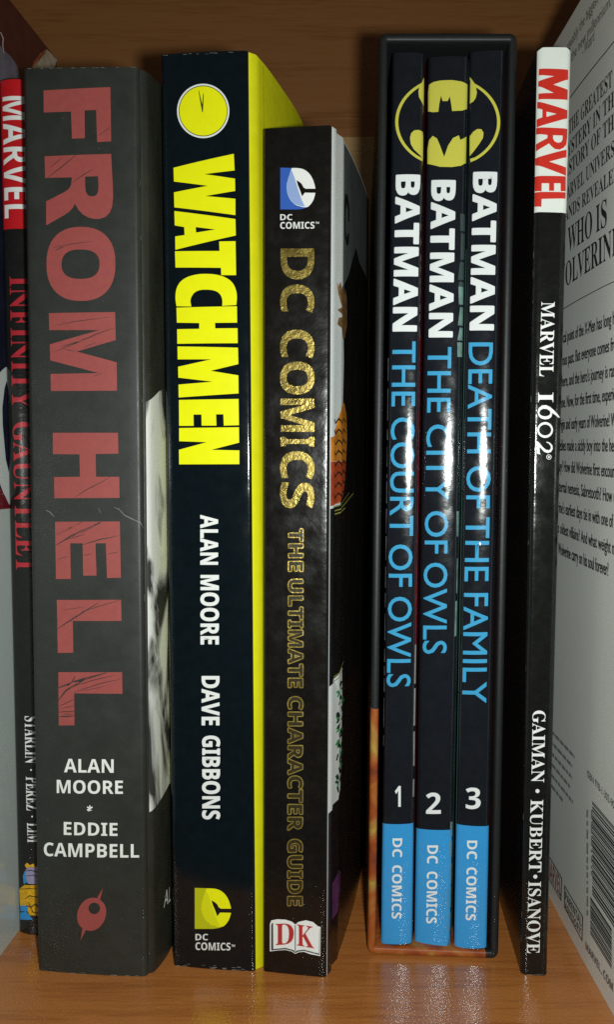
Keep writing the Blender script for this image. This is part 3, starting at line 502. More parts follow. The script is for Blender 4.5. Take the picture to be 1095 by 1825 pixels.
def grow(c, g, s):
    n = len(c)
    out = []
    for i in range(n):
        a, b, d = c[i - 1], c[i], c[(i + 1) % n]
        e1 = (b[0] - a[0], b[1] - a[1]); e2 = (d[0] - b[0], d[1] - b[1])
        l1 = math.hypot(*e1) or 1; l2 = math.hypot(*e2) or 1
        n1 = (e1[1] / l1, -e1[0] / l1); n2 = (e2[1] / l2, -e2[0] / l2)
        m = (n1[0] + n2[0], n1[1] + n2[1])
        k = m[0] * m[0] + m[1] * m[1]
        if k < 0.25:
            m, k = n1, 1.0
            f = 1.0
        else:
            f = 2.0 / k
        out.append((b[0] + m[0] * f * g * s, b[1] + m[1] * f * g * s))
    return out

def glyph_loops(s, font, track=0, bold=0):
    x = 0
    loops = []
    for ch in s:
        if ch == ' ':
            x += CAPH[font] * 0.42 + track
            continue
        if ch == '\u2022':
            r = CAPH[font] * 0.16
            loops.append([(x + r * 1.2 + r * math.cos(a * math.pi / 8), CAPH[font] / 2 + r * math.sin(a * math.pi / 8)) for a in range(16)])
            x += r * 2.4 + track
            continue
        adv, cs = _glyph(font, ch)
        if cs:
            big = max(cs, key=lambda c: abs(sgn_area(c)))
            sg = 1 if sgn_area(big) > 0 else -1
            for c in cs:
                if bold:
                    c = grow(c, bold, sg)
                loops.append([(p[0] + x, p[1]) for p in c])
        x += adv + track
    return loops

def text_loops(surf, s, font, quad, track=0, bold=0, box='cap'):
    """quad: pixels of start-base, start-top, end-base, end-top"""
    L = glyph_loops(s, font, track, 0)
    xs = [p[0] for c in L for p in c]
    x0, x1 = min(xs), max(xs)
    cap = CAPH[font]
    if bold:
        L = glyph_loops(s, font, track, bold)
    A, B, C, D = [surf.inv(*q) for q in quad]
    out = []
    for c in L:
        lp = []
        for p in c:
            a = (p[0] - x0) / (x1 - x0)
            b = p[1] / cap
            u = (A[0] * (1 - b) + B[0] * b) * (1 - a) + (C[0] * (1 - b) + D[0] * b) * a
            v = (A[1] * (1 - b) + B[1] * b) * (1 - a) + (C[1] * (1 - b) + D[1] * b) * a
            lp.append((u, v))
        out.append(lp)
    return out

def down(surf, s, font, x0, x1, y0, y1, x0b=None, x1b=None, **k):
    """text turned to read downwards: cap tops to the right"""
    x0b = x0 if x0b is None else x0b
    x1b = x1 if x1b is None else x1b
    return text_loops(surf, s, font, ((x0, y0), (x1, y0), (x0b, y1), (x1b, y1)), **k)

def across(surf, s, font, x0, x1, ytop, ybase, dy=0.0, **k):
    return text_loops(surf, s, font, ((x0, ybase), (x0, ytop), (x1, ybase + dy), (x1, ytop + dy)), **k)

def stroke(surf, pts, wpx, taper=True):
    """thin mark drawn along pixel points; wpx = width in pixels"""
    n = len(pts)
    L, R = [], []
    for i, p in enumerate(pts):
        a = pts[max(i - 1, 0)]; b = pts[min(i + 1, n - 1)]
        tx, ty = b[0] - a[0], b[1] - a[1]
        l = math.hypot(tx, ty) or 1
        k = wpx / 2 * (1.0 if not taper else (0.25 + 0.75 * math.sin(math.pi * (i + 0.5) / n)))
        L.append((p[0] - ty / l * k, p[1] + tx / l * k))
        R.append((p[0] + ty / l * k, p[1] - tx / l * k))
    return [surf.inv(*q) for q in L + R[::-1]]

# ------------------------------------------------------------------ a standing book
class Book:
    def __init__(self, name, label, corners, depth=0.17, bulge=0.0004, r=0.0012, plane=None, group=None,
                 right=None, left=None, board=0.0004, spine_mat=None, right_mat=None, left_mat=None,
                 page_mat=None, inset=0.0004, fore=0.0008, cat='book'):
        fr = self.fr = Frame(*corners, plane=plane, e=bulge + r)
        base = (fr.B0 + fr.B1) / 2 + fr.n * 0.03
        base.z = min(fr.B0.z, fr.B1.z)
        self.o = thing(name, label, cat, base, group)
        sp = self.spine = SpineSurf(fr, bulge, r)
        w = fr.w
        us = sorted(set([0, r * .08, r * .25, r * .5, r * .75, r] + [r + (w - 2 * r) * i / 12 for i in range(13)] +
                        [w - r * .75, w - r * .5, w - r * .25, w - r * .08, w]))
        vs = [fr.h * i / 6 for i in range(7)]
        self.spine_obj = wall_mesh('spine', sp, us, vs, board, spine_mat, self.o)
        e = sp.prof(0)
        rp = [(w, e)] + [q for q in (right if right else [(w, depth)]) if q[1] > e + 0.0004]
        lp = [(0.0, e)] + [q for q in (left if left else [(0.0, depth)]) if q[1] > e + 0.0004]
        self.right = CoverSurf(fr, rp, 1)
        self.left = CoverSurf(fr, lp, -1)
        self.right_obj = wall_mesh('front_cover', self.right, self.right.s, vs, board, right_mat or spine_mat, self.o)
        self.left_obj = wall_mesh('back_cover', self.left, self.left.s, vs, board, left_mat or spine_mat, self.o)
        # leaves: one solid block between the boards
        V, Fc = [], []
        n = 10
        L = min(self.right.u1, self.left.u1) - fore
        rings = []
        for i in range(n + 1):
            u = max(0.0006, L * i / n)
            xr, dr = self.right.xd(u); xl, dl = self.left.xd(u)
            g = board * 1.15
            q = []
            for (x, d) in ((xl + g, dl + (0.0008 if i == 0 else 0)), (xr - g, dr + (0.0008 if i == 0 else 0))):
                for t in (inset / fr.h, 1 - inset / fr.h):
                    q.append(len(V)); V.append(fr.P(x, t, d))
            rings.append(q)
        for a, b in zip(rings, rings[1:]):
            for i, j in ((0, 1), (1, 3), (3, 2), (2, 0)):
                Fc.append((a[i], a[j], b[j], b[i]))
        Fc.append(tuple(rings[0][i] for i in (0, 1, 3, 2)))
        Fc.append(tuple(rings[-1][i] for i in (0, 1, 3, 2)))
        self.pages = mesh_from('page_block', V, Fc, page_mat, self.o, smooth=False)
    def path_top(self, pts, tail=None):
        return None

def cover_path(corners, plane, pts, where, depth, smooth=3, bend=0.0, e=0.002):
    """(x, d) points of a cover sheet measured along its top or bottom edge, carried on to its full depth"""
    fr = Frame(*corners, plane=plane, e=e)
    out = []
    for p in pts:
        if where == 'top':
            z = (fr.T0.z + fr.T1.z) / 2
            W = at_height(*p, z); t = 1.0
        else:
            W = at_height(*p, fr.B0.z); t = 0.0
        out.append(fr.local(W, t))
    if smooth and len(out) > 2:
        out = catmull(out, smooth)
    (xa, da), (xb, db) = out[-2], out[-1]
    if db < depth:
        k = (xb - xa) / max(1e-6, db - da) + bend
        for i in range(1, 5):
            f = i / 4
            dd = (depth - db) * f
            out.append((xb + k * dd, db + dd))
    return out

def add(book, surf, name, loops, material, h=0.00012, label=None, fat=0.0):
    o = print_mesh(name, surf, loops, material, book if not hasattr(book, 'o') else book.o, h, fat)
    if label:
        o['label'] = label
    if name in ('scratch_pattern', 'crease_pattern', 'wear_pattern'):
        o['kind'] = 'stuff'                  # scratches and rubs nobody could count
    return o

# ------------------------------------------------------------------ the shelf
W_LIGHT, W_DARK = (0.46, 0.165, 0.040), (0.31, 0.098, 0.020)
shelf_wood = wood('shelf_wood', W_DARK, W_LIGHT, 0.05, 'x', bump=0.55, seed=3.1, rvar=0.01, bscale=1200, spec=1.0)
back_wood = wood('back_wood', tuple(c * f for c, f in zip(W_DARK, (0.72, 0.83, 1.05))), tuple(c * f for c, f in zip(W_LIGHT, (0.64, 0.74, 0.92))), 0.38, 'x', bump=0.12, seed=8.4)

def block(name, x0, x1, y0, y1, z0, z1, material, bevel=0.0):
    bm = bmesh.new()
    bmesh.ops.create_cube(bm, size=1)
    for v in bm.verts:
        v.co = Vector(((x0 + x1) / 2 + v.co.x * (x1 - x0), (y0 + y1) / 2 + v.co.y * (y1 - y0), (z0 + z1) / 2 + v.co.z * (z1 - z0)))
    if bevel:
        bmesh.ops.bevel(bm, geom=list(bm.edges), offset=bevel, segments=3, affect='EDGES', profile=0.5)
    me = bpy.data.meshes.new(name)
    bm.to_mesh(me); bm.free()
    return link_mesh(name, me, material)

BACK_Y = 0.215
shelf = block('shelf', -0.55, 0.55, -0.045, BACK_Y, -0.018, -0.0001, shelf_wood, 0.0008)
shelf['kind'] = 'structure'
back = block('back_panel', -0.55, 0.55, BACK_Y, BACK_Y + 0.008, -0.018, 0.46, back_wood)
back['kind'] = 'structure'

# ------------------------------------------------------------------ shared materials
white_page = mat('white_page', (0.62, 0.59, 0.50), 0.8, 0.2, var=0.12, vscale=1.0, stretch=(2500, 2500, 6), bump=0.3, bscale=1.0)
scuff = mat('scuff_white', (0.19, 0.195, 0.18), 0.7, 0.3, var=0.3, vscale=900)
white_ink = mat('white_ink', (0.74, 0.75, 0.73), 0.30, 0.5, bump=0.10, bscale=700, var=0.03)
matte_white_ink = mat('matte_white_ink', (0.66, 0.67, 0.64), 0.55, 0.4, bump=0.1, bscale=900, var=0.04)
black_ink = mat('black_ink', (0.012, 0.013, 0.013), 0.35, 0.4)

# ================================================================== thick grey paperback
GREY = (0.022, 0.024, 0.0205)
grey_stock = mat('grey_stock', GREY, 0.46, 0.44, bump=0.18, bscale=2600, var=0.16, vscale=90, bdist=0.0002, rvar=0.07, fleck=0.04)
charcoal_cover = mat('charcoal_cover', (0.020, 0.021, 0.017), 0.42, 0.45, bump=0.15, bscale=900, var=0.45, vscale=120, stretch=(1, 1, 0.35))
red_ink = mat('dull_red_ink', (0.30, 0.062, 0.056), 0.47, 0.45, bump=0.18, bscale=2600, var=0.07, vscale=500, bdist=0.0002)
c1 = ((70, 1731), (265, 1742.5), (43, 121), (249, 118))
E1 = 0.0005 + 0.0015
rp = cover_path(c1, None, [(249, 118), (263, 126), (277, 138.5), (288, 150.7)], 'top', 0.16, bend=-0.10, e=E1)
yellow_stock = mat('yellow_stock', (0.74, 0.72, 0.010), 0.34, 0.45, bump=0.15, bscale=350, var=0.05, vscale=200)
hell = Book('paperback_book', 'thick matte grey paperback with a large dull red title and worn corners', c1, depth=0.16,
            bulge=0.0005, r=0.0015, right=rp, spine_mat=grey_stock, right_mat=charcoal_cover, left_mat=charcoal_cover,
            page_mat=white_page, inset=0.0005)
S = hell.spine
K1 = dict(org=(0, 0), k=3.65)
K2 = dict(org=(0, 440), k=3.51)
K3 = dict(org=(0, 900), k=3.42)
ltr = []
ltr.append(px_loop(S, [(283, 590), (718, 568), (723, 920), (632, 926), (625, 716), (550, 720), (552, 900), (468, 903), (462, 727), (284, 733)], **K1))
R_out = [(290, 1018), (723, 1002), (729, 1130), (734, 1210), (735, 1290), (729, 1345), (713, 1385), (685, 1412), (650, 1424), (615, 1425),
         (575, 1416), (540, 1396), (510, 1366), (487, 1325), (474, 1352), (452, 1376), (420, 1399), (300, 1467), (300, 1310),
         (420, 1250), (448, 1230), (462, 1205), (468, 1155), (293, 1158)]
ltr.append(px_loop(S, R_out, **K1))
ltr.append(px_loop(S, [(553, 1150), (638, 1147), (641, 1215), (638, 1248), (628, 1268), (612, 1277), (588, 1278), (570, 1269), (558, 1248), (554, 1215)], **K1))
def superell(cx, cy, ax, ay, n, N=44, tilt=0.0):
    pts = []
    for i in range(N):
        a = 2 * math.pi * i / N
        c, s = math.cos(a), math.sin(a)
        x = ax * math.copysign(abs(c) ** (2 / n), c); y = ay * math.copysign(abs(s) ** (2 / n), s)
        pts.append((cx + x * math.cos(tilt) - y * math.sin(tilt), cy + x * math.sin(tilt) + y * math.cos(tilt)))
    return pts
ltr.append(px_loop(S, superell(144.2, 470.5, 61.5, 66, 2.35)))
ltr.append(px_loop(S, superell(143.5, 471, 33.8, 26.2, 2.5)))
ltr.append(px_loop(S, [(305, 415), (720, 408), (724, 583), (480, 655), (730, 722), (732, 900), (318, 902), (316, 795), (620, 790), (314, 710), (311, 610), (620, 521), (308, 521)], **K2))
ltr.append(px_loop(S, [(330, 1163), (738, 1163), (741, 1293), (598, 1296), (601, 1438), (746, 1438), (748, 1570), (340, 1572), (338, 1440), (500, 1438), (497, 1298), (331, 1296)], **K2))
ltr.append(px_loop(S, [(335, 102), (730, 100), (737, 443), (652, 445), (645, 233), (582, 233), (588, 430), (507, 430), (503, 233), (428, 233), (432, 450), (341, 451)], **K3))
ltr.append(px_loop(S, [(346, 578), (738, 577), (741, 706), (444, 706), (447, 900), (352, 901)], **K3))
ltr.append(px_loop(S, [(355, 1018), (744, 1018), (747, 1150), (452, 1147), (454, 1342), (358, 1343)], **K3))
add(hell, S, 'title_lettering', ltr, red_ink, label='large dull red title running down the spine')
# the dark scratches printed across the red letters
sc_ink = mat('scratch_ink', GREY, 0.5, 0.42, var=0.1)
scr = []
def scratch(pts, w, org=(0, 0), k=1.0):
    q = []
    for a, b in zip(pts, pts[1:]):
        for i in range(5):
            f = i / 5
            q.append((org[0] + (a[0] + (b[0] - a[0]) * f) / k + random.uniform(-.35, .35), org[1] + (a[1] + (b[1] - a[1]) * f) / k + random.uniform(-.35, .35)))
    q.append((org[0] + pts[-1][0] / k, org[1] + pts[-1][1] / k))
    scr.append(stroke(S, q, w))
for pts, w in (([(495, 1010), (400, 1090), (310, 1155)], 1.5), ([(400, 1030), (330, 1090)], 1.1), ([(610, 1100), (540, 1140), (470, 1190)], 1.3),
               ([(715, 830), (640, 885)], 0.9), ([(345, 1612), (480, 1585), (600, 1570)], 1.0)):
    scratch(pts, w, **K1)
for pts, w in (([(340, 492), (500, 462), (690, 440)], 1.1), ([(345, 655), (480, 600), (600, 548), (716, 508)], 1.7), ([(380, 625), (520, 585)], 1.2),
               ([(400, 640), (470, 655)], 1.0), ([(520, 630), (600, 600)], 0.9), ([(580, 812), (640, 790)], 0.8),
               ([(466, 1564), (560, 1510), (690, 1440)], 1.4), ([(370, 1795), (440, 1755), (515, 1722)], 1.6), ([(440, 1815), (540, 1770), (635, 1722)], 2.2),
               ([(350, 20), (400, 0)], 1.5)):
    scratch(pts, w, **K2)
for pts, w in (([(345, 180), (430, 140), (500, 104)], 1.6), ([(340, 245), (450, 180), (520, 150), (610, 104)], 3.0), ([(505, 243), (600, 212), (725, 186)], 1.8),
               ([(400, 212), (520, 178)], 1.2), ([(510, 308), (560, 296)], 1.1), ([(650, 300), (725, 285)], 1.0), ([(350, 330), (420, 312)], .9),
               ([(352, 752), (450, 690), (600, 596)], 2.2), ([(500, 650), (735, 578)], 1.2), ([(380, 640), (520, 620)], .8),
               ([(357, 1112), (480, 1068), (650, 1022)], 3.4), ([(360, 1140), (430, 1095), (460, 1040)], 2.0), ([(358, 1190), (400, 1130), (540, 1050)], 2.6),
               ([(450, 1140), (600, 1090), (735, 1060)], 1.3), ([(430, 1110), (560, 1070), (700, 1036)], 1.2), ([(362, 1225), (450, 1185)], 1.4), ([(375, 1240), (452, 1222)], 1.0),
               ([(360, 1262), (452, 1256)], 1.6), ([(360, 1290), (452, 1284)], 2.2), ([(380, 1275), (450, 1271)], 1.1), ([(500, 1135), (650, 1100)], .9)):
    scratch(pts, w, **K3)
add(hell, S, 'scratch_pattern', scr, sc_ink, h=0.0002)
cream = mat('cream_ink', (0.78, 0.79, 0.75), 0.55, 0.4, bump=0.18, bscale=2600, var=0.05, bdist=0.0002)
al = across(S, 'ALAN', 'B', 114, 202.6, 1352, 1376, dy=1) + across(S, 'MOORE', 'B', 101, 219, 1389.5, 1413, dy=1.5)
al += across(S, 'EDDIE', 'B', 113.5, 209.4, 1464.5, 1487.5, dy=2) + across(S, 'CAMPBELL', 'B', 78, 248, 1501, 1525, dy=3)
for i in range(3):
    a = math.pi * i / 3 + math.pi / 2
    al.append(stroke(S, [(160 - 5.6 * math.cos(a), 1440.6 - 5.6 * math.sin(a)), (160, 1440.6), (160 + 5.6 * math.cos(a), 1440.6 + 5.6 * math.sin(a))], 2.2, taper=False))
add(hell, S, 'author_lettering', al, cream)
em = [px_loop(S, superell(163.3, 1629, 25, 30, 2.1, tilt=math.radians(22))), px_loop(S, superell(168, 1618.5, 10.3, 10.3, 2.0, 20))]
add(hell, S, 'emblem', em, red_ink, label='small dull red round emblem with two spikes')
add(hell, S, 'emblem_spike', [px_loop(S, [(183.6, 1582), (178.5, 1603), (173, 1600)]), px_loop(S, [(143.3, 1676), (153.5, 1656), (147, 1654)])], red_ink, h=0.00016)
# white creases and corner wear
cr = []
for pts, w in (([(82, 909), (90, 913), (97, 921)], 1.3), ([(88, 912), (93, 918)], .8), ([(210, 905), (222, 918), (236, 925), (250, 931), (263, 942)], 1.6), ([(176, 906), (180, 915)], .7), ([(203, 904), (214, 909)], .7)):
    cr.append(stroke(S, pts, w))
for i in range(16):
    x = random.uniform(74, 262)
    y = 1737 + (x - 70) * 0.055 - random.uniform(2, 8) - (5 if x < 90 else 0)
    cr.append(stroke(S, [(x - random.uniform(1, 7), y), (x, y + random.uniform(-1, 1)), (x + random.uniform(1, 7), y + random.uniform(0, 1))], random.uniform(.4, 1.2)))
for i in range(16):
    x = random.uniform(46, 245)
    y = 122.5 - (x - 43) * .012
    cr.append(stroke(S, [(x - random.uniform(1, 6), y + .3), (x, y), (x + random.uniform(1, 6), y + .2)], random.uniform(.3, .8)))
for i in range(40):
    y = random.uniform(130, 1730); f = (y - 118) / 1620
    x = 249 + 16 * f - random.uniform(1.0, 2.5)
    cr.append(stroke(S, [(x, y - random.uniform(1, 9)), (x + .2, y), (x, y + random.uniform(1, 9))], random.uniform(.3, .8)))
add(hell, S, 'crease_pattern', cr, scuff, h=0.0002)
# charcoal drawing on the front cover
R = hell.right
draw_mat = bpy.data.materials.new('charcoal_drawing')
draw_mat.use_nodes = True
nt = draw_mat.node_tree
b = nt.nodes['Principled BSDF']
b.inputs['Roughness'].default_value = 0.4
tc = nt.nodes.new('ShaderNodeTexCoord'); mp = nt.nodes.new('ShaderNodeMapping')
mp.inputs['Scale'].default_value = (60, 60, 22); mp.inputs['Rotation'].default_value = (math.radians(24), 0, 0)
nt.links.new(tc.outputs['Object'], mp.inputs[0])
n = nt.nodes.new('ShaderNodeTexNoise'); n.inputs['Scale'].default_value = 1.6; n.inputs['Detail'].default_value = 7; n.inputs['Distortion'].default_value = 1.2
nt.links.new(mp.outputs[0], n.inputs['Vector'])
r = nt.nodes.new('ShaderNodeValToRGB')
for e, (p, c) in zip(r.color_ramp.elements, ((0.40, 0.03), (0.56, 0.62))):
    e.position = p; e.color = (c, c * 1.02, c * 0.95, 1)
nt.links.new(n.outputs['Fac'], r.inputs[0]); nt.links.new(r.outputs[0], b.inputs['Base Color'])
add(hell, R, 'cover_drawing', [px_loop(R, [(259.5, 716), (268, 712), (283, 697), (330, 672), (330, 1372), (300, 1398), (275, 1440), (266, 1447)])], draw_mat,
    label='grey and white charcoal drawing on the front cover')
add(hell, R, 'cover_lettering', text_loops(R, 'AL', 'G', ((291, 1618), (293, 1588), (303, 1605), (304, 1578))), cream)

# ================================================================== thick navy book, yellow covers
navy = mat('navy_gloss', (0.0024, 0.0060, 0.0085), 0.115, 0.55, bump=0.10, bscale=240, var=0.2, vscale=300, rvar=0.03)
yellow_ink = mat('yellow_ink', (0.78, 0.78, 0.006), 0.22, 0.5, bump=0.10, bscale=240, var=0.03)
c2 = ((310, 1722), (456, 1733), (288, 96), (443, 88.5))
rp = cover_path(c2, None, [(443, 88.5), (456, 96.5), (478, 122), (504, 158.6), (526, 191.5), (541, 220.7)], 'top', 0.17, e=0.0014)
watch = Book('thick_book', 'thick glossy dark navy book with a bold yellow title and bright yellow covers', c2, depth=0.17, bulge=0.0005, r=0.0009,
             right=rp, spine_mat=navy, right_mat=yellow_stock, left_mat=yellow_stock, page_mat=white_page)
S = watch.spine
KA = dict(org=(270, 60), k=2.7375)
KB = dict(org=(280, 440), k=2.7375)
lt = []
lt.append(px_loop(S, [(402, 587), (406, 668), (258, 686), (408, 708), (409, 768), (262, 793), (410, 806), (410, 886), (112, 848), (110, 775), (275, 743), (110, 722), (108, 655)], **KA))
lt.append(px_loop(S, [(112, 866), (410, 905), (412, 985), (117, 1055), (116, 990), (162, 983), (160, 944), (114, 936)], **KA))
lt.append(px_loop(S, [(216, 944), (312, 956), (218, 971)], **KA))
x1, x2, x3 = 311.8, 394, 421
lt.append(px_loop(S, [(390.8, 430.5), (420, 430), (421, 490.5), (394.5, 490.5), (394, 477.5), (313, 477), (312, 448), (391.5, 447.5)]))
lt.append(px_loop(S, catmull([(95, 290), (90, 250), (95, 205), (115, 170), (150, 147), (195, 135), (240, 132), (290, 136), (335, 150), (368, 175), (385, 210), (390, 245), (387, 284)], 3) +
                  catmull([(318, 288), (319, 262), (312, 238), (295, 220), (268, 211), (240, 209), (210, 211), (185, 222), (169, 242), (163, 265), (168, 291)], 3), **KB))
lt.append(px_loop(S, [(95, 297), (390, 290), (391, 370), (283, 371), (284, 398), (393, 397), (394, 470), (99, 473), (98, 402), (206, 400), (206, 372), (97, 370)], **KB))
lt.append(px_loop(S, [(100, 486), (395, 492), (397, 572), (262, 605), (397, 627), (398, 715), (106, 735), (105, 672), (272, 658), (104, 638), (103, 585), (265, 549), (101, 549)], **KB))
lt.append(px_loop(S, [(107, 747), (398, 742), (400, 870), (326, 872), (324, 817), (288, 817), (290, 872), (218, 872), (217, 818), (178, 818), (179, 873), (108, 873)], **KB))
lt.append(px_loop(S, [(108, 884), (400, 880), (401, 955), (265, 990), (402, 993), (402, 1060), (108, 1061), (107, 990), (243, 953), (108, 948)], **KB))
add(watch, S, 'title_lettering', lt, yellow_ink, label='bold condensed yellow title')
au = down(S, 'ALAN', 'B', 357.5, 388.5, 918, 1006) + down(S, 'MOORE', 'B', 358, 390, 1025, 1148)
au += down(S, 'DAVE', 'B', 360, 391, 1205, 1292) + down(S, 'GIBBONS', 'B', 361, 392, 1311, 1459.5)
add(watch, S, 'author_lettering', au, white_ink, fat=0.00008)
bd = [px_loop(S, superell(362.3, 198, 46.7, 48.5, 2, 48)), px_loop(S, superell(362.3, 198, 43.6, 45.4, 2, 48))]
add(watch, S, 'badge_ring', bd, white_ink)
add(watch, S, 'badge_disc', [px_loop(S, superell(362.3, 198, 42.4, 44, 2, 48))], yellow_ink, label='round yellow disc with two thin dark hands')
thin_dark = mat('thin_dark', (0.05, 0.05, 0.012), 0.3, 0.5)
add(watch, S, 'badge_hand', [px_loop(S, [(232, 274), (243, 325), (248, 345), (253, 290), (256, 300), (252, 384), (248, 384), (238, 330), (231, 285)], **KA)], thin_dark, h=0.0002)

def peel_logo(book, S, x0, y0, x1, y1, base, bright, mid, hole):
    """letter-shaped logo with its corner peeled over"""
    def T(pts): return [S.inv(x0 + p[0] * (x1 - x0), y0 + p[1] * (y1 - y0)) for p in pts]
    back_part = [(0, 0), (.36, 0.01), (.30, .10), (.24, .22), (.19, .38), (.19, .56), (.25, .72), (.37, .86), (.55, .94), (.78, .94), (.66, .98), (.5, 1), (0, 1)]
    crv = lambda p: catmull(p, 4)
    peel = crv([(.33, .01), (.52, .015), (.68, .05), (.82, .14), (.92, .27), (.98, .42), (1.0, .505)]) + [(.72, .505), (.66, .47), (.62, .40), (.56, .35), (.46, .30),
            (.50, .42), (.56, .54), (.62, .69), (.67, .635), (.70, .60)] + crv([(1.0, .605), (.95, .76), (.86, .88), (.76, .945), (.58, .935), (.40, .87), (.26, .73), (.19, .56), (.19, .38), (.24, .22), (.33, .01)])[:-1]
    peel_old = [(.33, .01), (.52, .015), (.68, .05), (.82, .14), (.92, .27), (.98, .42), (1.0, .505), (.72, .505), (.66, .47), (.62, .40), (.56, .35), (.46, .30),
            (.50, .42), (.56, .54), (.62, .69), (.67, .635), (.70, .60), (1.0, .605), (.95, .76), (.86, .88), (.76, .95), (.58, .93), (.40, .87), (.26, .73), (.19, .56), (.19, .38), (.24, .22)]
    shade = crv([(.40, .22), (.50, .50), (.60, .75), (.70, .93)]) + crv([(.58, .925), (.40, .862), (.265, .725), (.195, .56), (.195, .38), (.24, .22), (.32, .06)])
    shade_old = [(.20, .40), (.24, .22), (.32, .06), (.40, .22), (.50, .50), (.60, .75), (.70, .93), (.58, .925), (.40, .865), (.265, .725), (.20, .56)]
    g = print_mesh('emblem', S, [T(back_part)], base, book.o)
    print_mesh('peeled_letter', S, [T(peel)], bright, g if False else book.o, 0.00018)
    print_mesh('peel_shade', S, [T(shade)], mid, book.o, 0.00024)
yellow_dim = mat('yellow_dim', (0.46, 0.47, 0.008), 0.22, 0.5)
yellow_mid = mat('yellow_mid', (0.64, 0.65, 0.008), 0.22, 0.5)
peel_logo(watch, S, 347.3, 1582, 412, 1655, yellow_dim, yellow_ink, yellow_mid, navy)
pub = across(S, 'DC', 'B', 348.5, 371, 1664, 1675.3) + across(S, 'COMICS', 'B', 348.5, 411, 1679, 1692.5, dy=.8)
pub += across(S, 'TM', 'B', 412.5, 419, 1683, 1687)
add(watch, S, 'publisher_lettering', pub, matte_white_ink)
cr = []
for i in range(22):
    x = random.uniform(312, 452); y = 1719 + (x - 310) * .075 - random.uniform(-1.5, 4.5)
    cr.append(stroke(S, [(x - random.uniform(1, 5), y), (x, y + random.uniform(-.6, .6)), (x + random.uniform(1, 5), y)], random.uniform(.4, 1.1)))
for i in range(9):
    x = random.uniform(292, 438); y = 98.5 - (x - 288) * .048 + random.uniform(.2, 2.0)
    cr.append(stroke(S, [(x - random.uniform(.5, 7), y), (x, y + random.uniform(-.4, .8)), (x + random.uniform(.5, 7), y + .3)], random.uniform(.3, .8)))
add(watch, S, 'wear_pattern', cr, scuff, h=0.0002)
# groove beside the hinge, its shade painted on as a thin dimmer yellow line
Rw = watch.right
add(watch, Rw, 'groove_shade_line', [[(0.0072, 0.001), (0.0076, 0.001), (0.0076, watch.fr.h - .001), (0.0072, watch.fr.h - .001)]], yellow_dim)

# ================================================================== black guide with gold foil
black_gloss = mat('black_board', (0.0062, 0.0054, 0.0046), 0.22, 0.5, bump=0.35, bscale=330, var=0.25, vscale=500, rvar=0.07, bdist=0.0003)
white_board = mat('white_board', (0.80, 0.83, 0.81), 0.3, 0.5, bump=0.06, bscale=200, var=0.03)
gold = mat('gold_foil', (0.25, 0.185, 0.042), 0.32, 0.5, bump=0.40, bscale=900, var=0.35, vscale=450, metal=0.7, rvar=0.12, bdist=0.0005)
c3 = ((470, 1731.5), (582.5, 1742.5), (471, 229), (592, 222.5))
rp = cover_path(c3, None, [(592, 222.5), (599.5, 230), (600.2, 237), (611, 244.5), (613, 250), (621, 265), (633, 290), (644, 315.5), (652, 338), (657.5, 357)], 'top', 0.15, smooth=0, bend=-0.35, e=0.0013)
guide = Book('hardback_guide', 'black hardback guide with a gold foil title and a white front board', c3, depth=0.15, bulge=0.00015, r=0.0010, right=rp, board=0.0006,
             spine_mat=black_gloss, right_mat=white_board, left_mat=black_gloss, page_mat=white_page, inset=0.003)
S = guide.spine
g = []
for ch, y0, y1 in (('D', 443.5, 498), ('C', 507.6, 557), ('C', 588, 638.5), ('O', 644.8, 702.6), ('M', 711, 769), ('I', 779, 795), ('C', 804.5, 854), ('S', 860, 905)):
    xo = 0 if ch in 'DMI' else 1.0
    g += down(S, ch, 'B', 501 - xo * .2, 560 - xo * .3, y0, y1)
add(guide, S, 'title_lettering', g, gold, fat=0.00008, label='gold foil title running down the black spine')
sub, subi = [], []
for wd, y0, y1 in (('THE', 943, 1017.5), ('ULTIMATE', 1033, 1224.5), ('CHARACTER', 1242, 1479), ('GUIDE', 1496, 1613)):
    f0 = (y0 - 943) / 670; f1 = (y1 - 943) / 670
    a = dict(x0=515.5 - 2 * f0, x1=540 - 1.2 * f0, x0b=515.5 - 2 * f1, x1b=540 - 1.2 * f1)
    sub += down(S, wd, 'B', a['x0'], a['x1'], y0, y1, a['x0b'], a['x1b'], track=14)
    subi += down(S, wd, 'B', a['x0'], a['x1'], y0, y1, a['x0b'], a['x1b'], track=14)
add(guide, S, 'subtitle_lettering', sub, mat('gold_outline', (0.42, 0.31, 0.07), 0.32, 0.5, bump=0.4, bscale=900, var=0.35, vscale=450, metal=0.6, rvar=0.12), fat=0.00031)
add(guide, S, 'subtitle_filling', subi, mat('dark_gold', (0.030, 0.023, 0.009), 0.3, 0.5, bump=0.3, bscale=900), h=0.00021)
blue_ink = mat('logo_blue', (0.035, 0.105, 0.42), 0.22, 0.5, bump=0.2, bscale=330)
blue_mid = mat('logo_pale_blue', (0.26, 0.36, 0.62), 0.22, 0.5, bump=0.2, bscale=330)
peel_logo(guide, S, 500, 299, 562.6, 373.5, blue_ink, white_ink, blue_mid, black_gloss)
pub = across(S, 'DC', 'B', 499.8, 521.5, 382, 392.5) + across(S, 'COMICS', 'B', 499.8, 561, 396, 408, dy=-.4) + across(S, 'TM', 'B', 562.5, 569, 395.5, 399)
add(guide, S, 'publisher_lettering', pub, matte_white_ink)
KD = dict(org=(290, 1350), k=2.7375)
bk = [px_loop(S, [(524, 812), (531, 794), (560, 788), (600, 790), (632, 800), (648, 814), (664, 801), (700, 793), (735, 802), (758, 822), (772, 826), (770, 968), (720, 958), (690, 947), (665, 949), (648, 957), (630, 945), (600, 938), (565, 940), (524, 945)], **KD)]
add(guide, S, 'book_badge', bk, white_ink, label='white open-book badge with two red letters')
inner = []
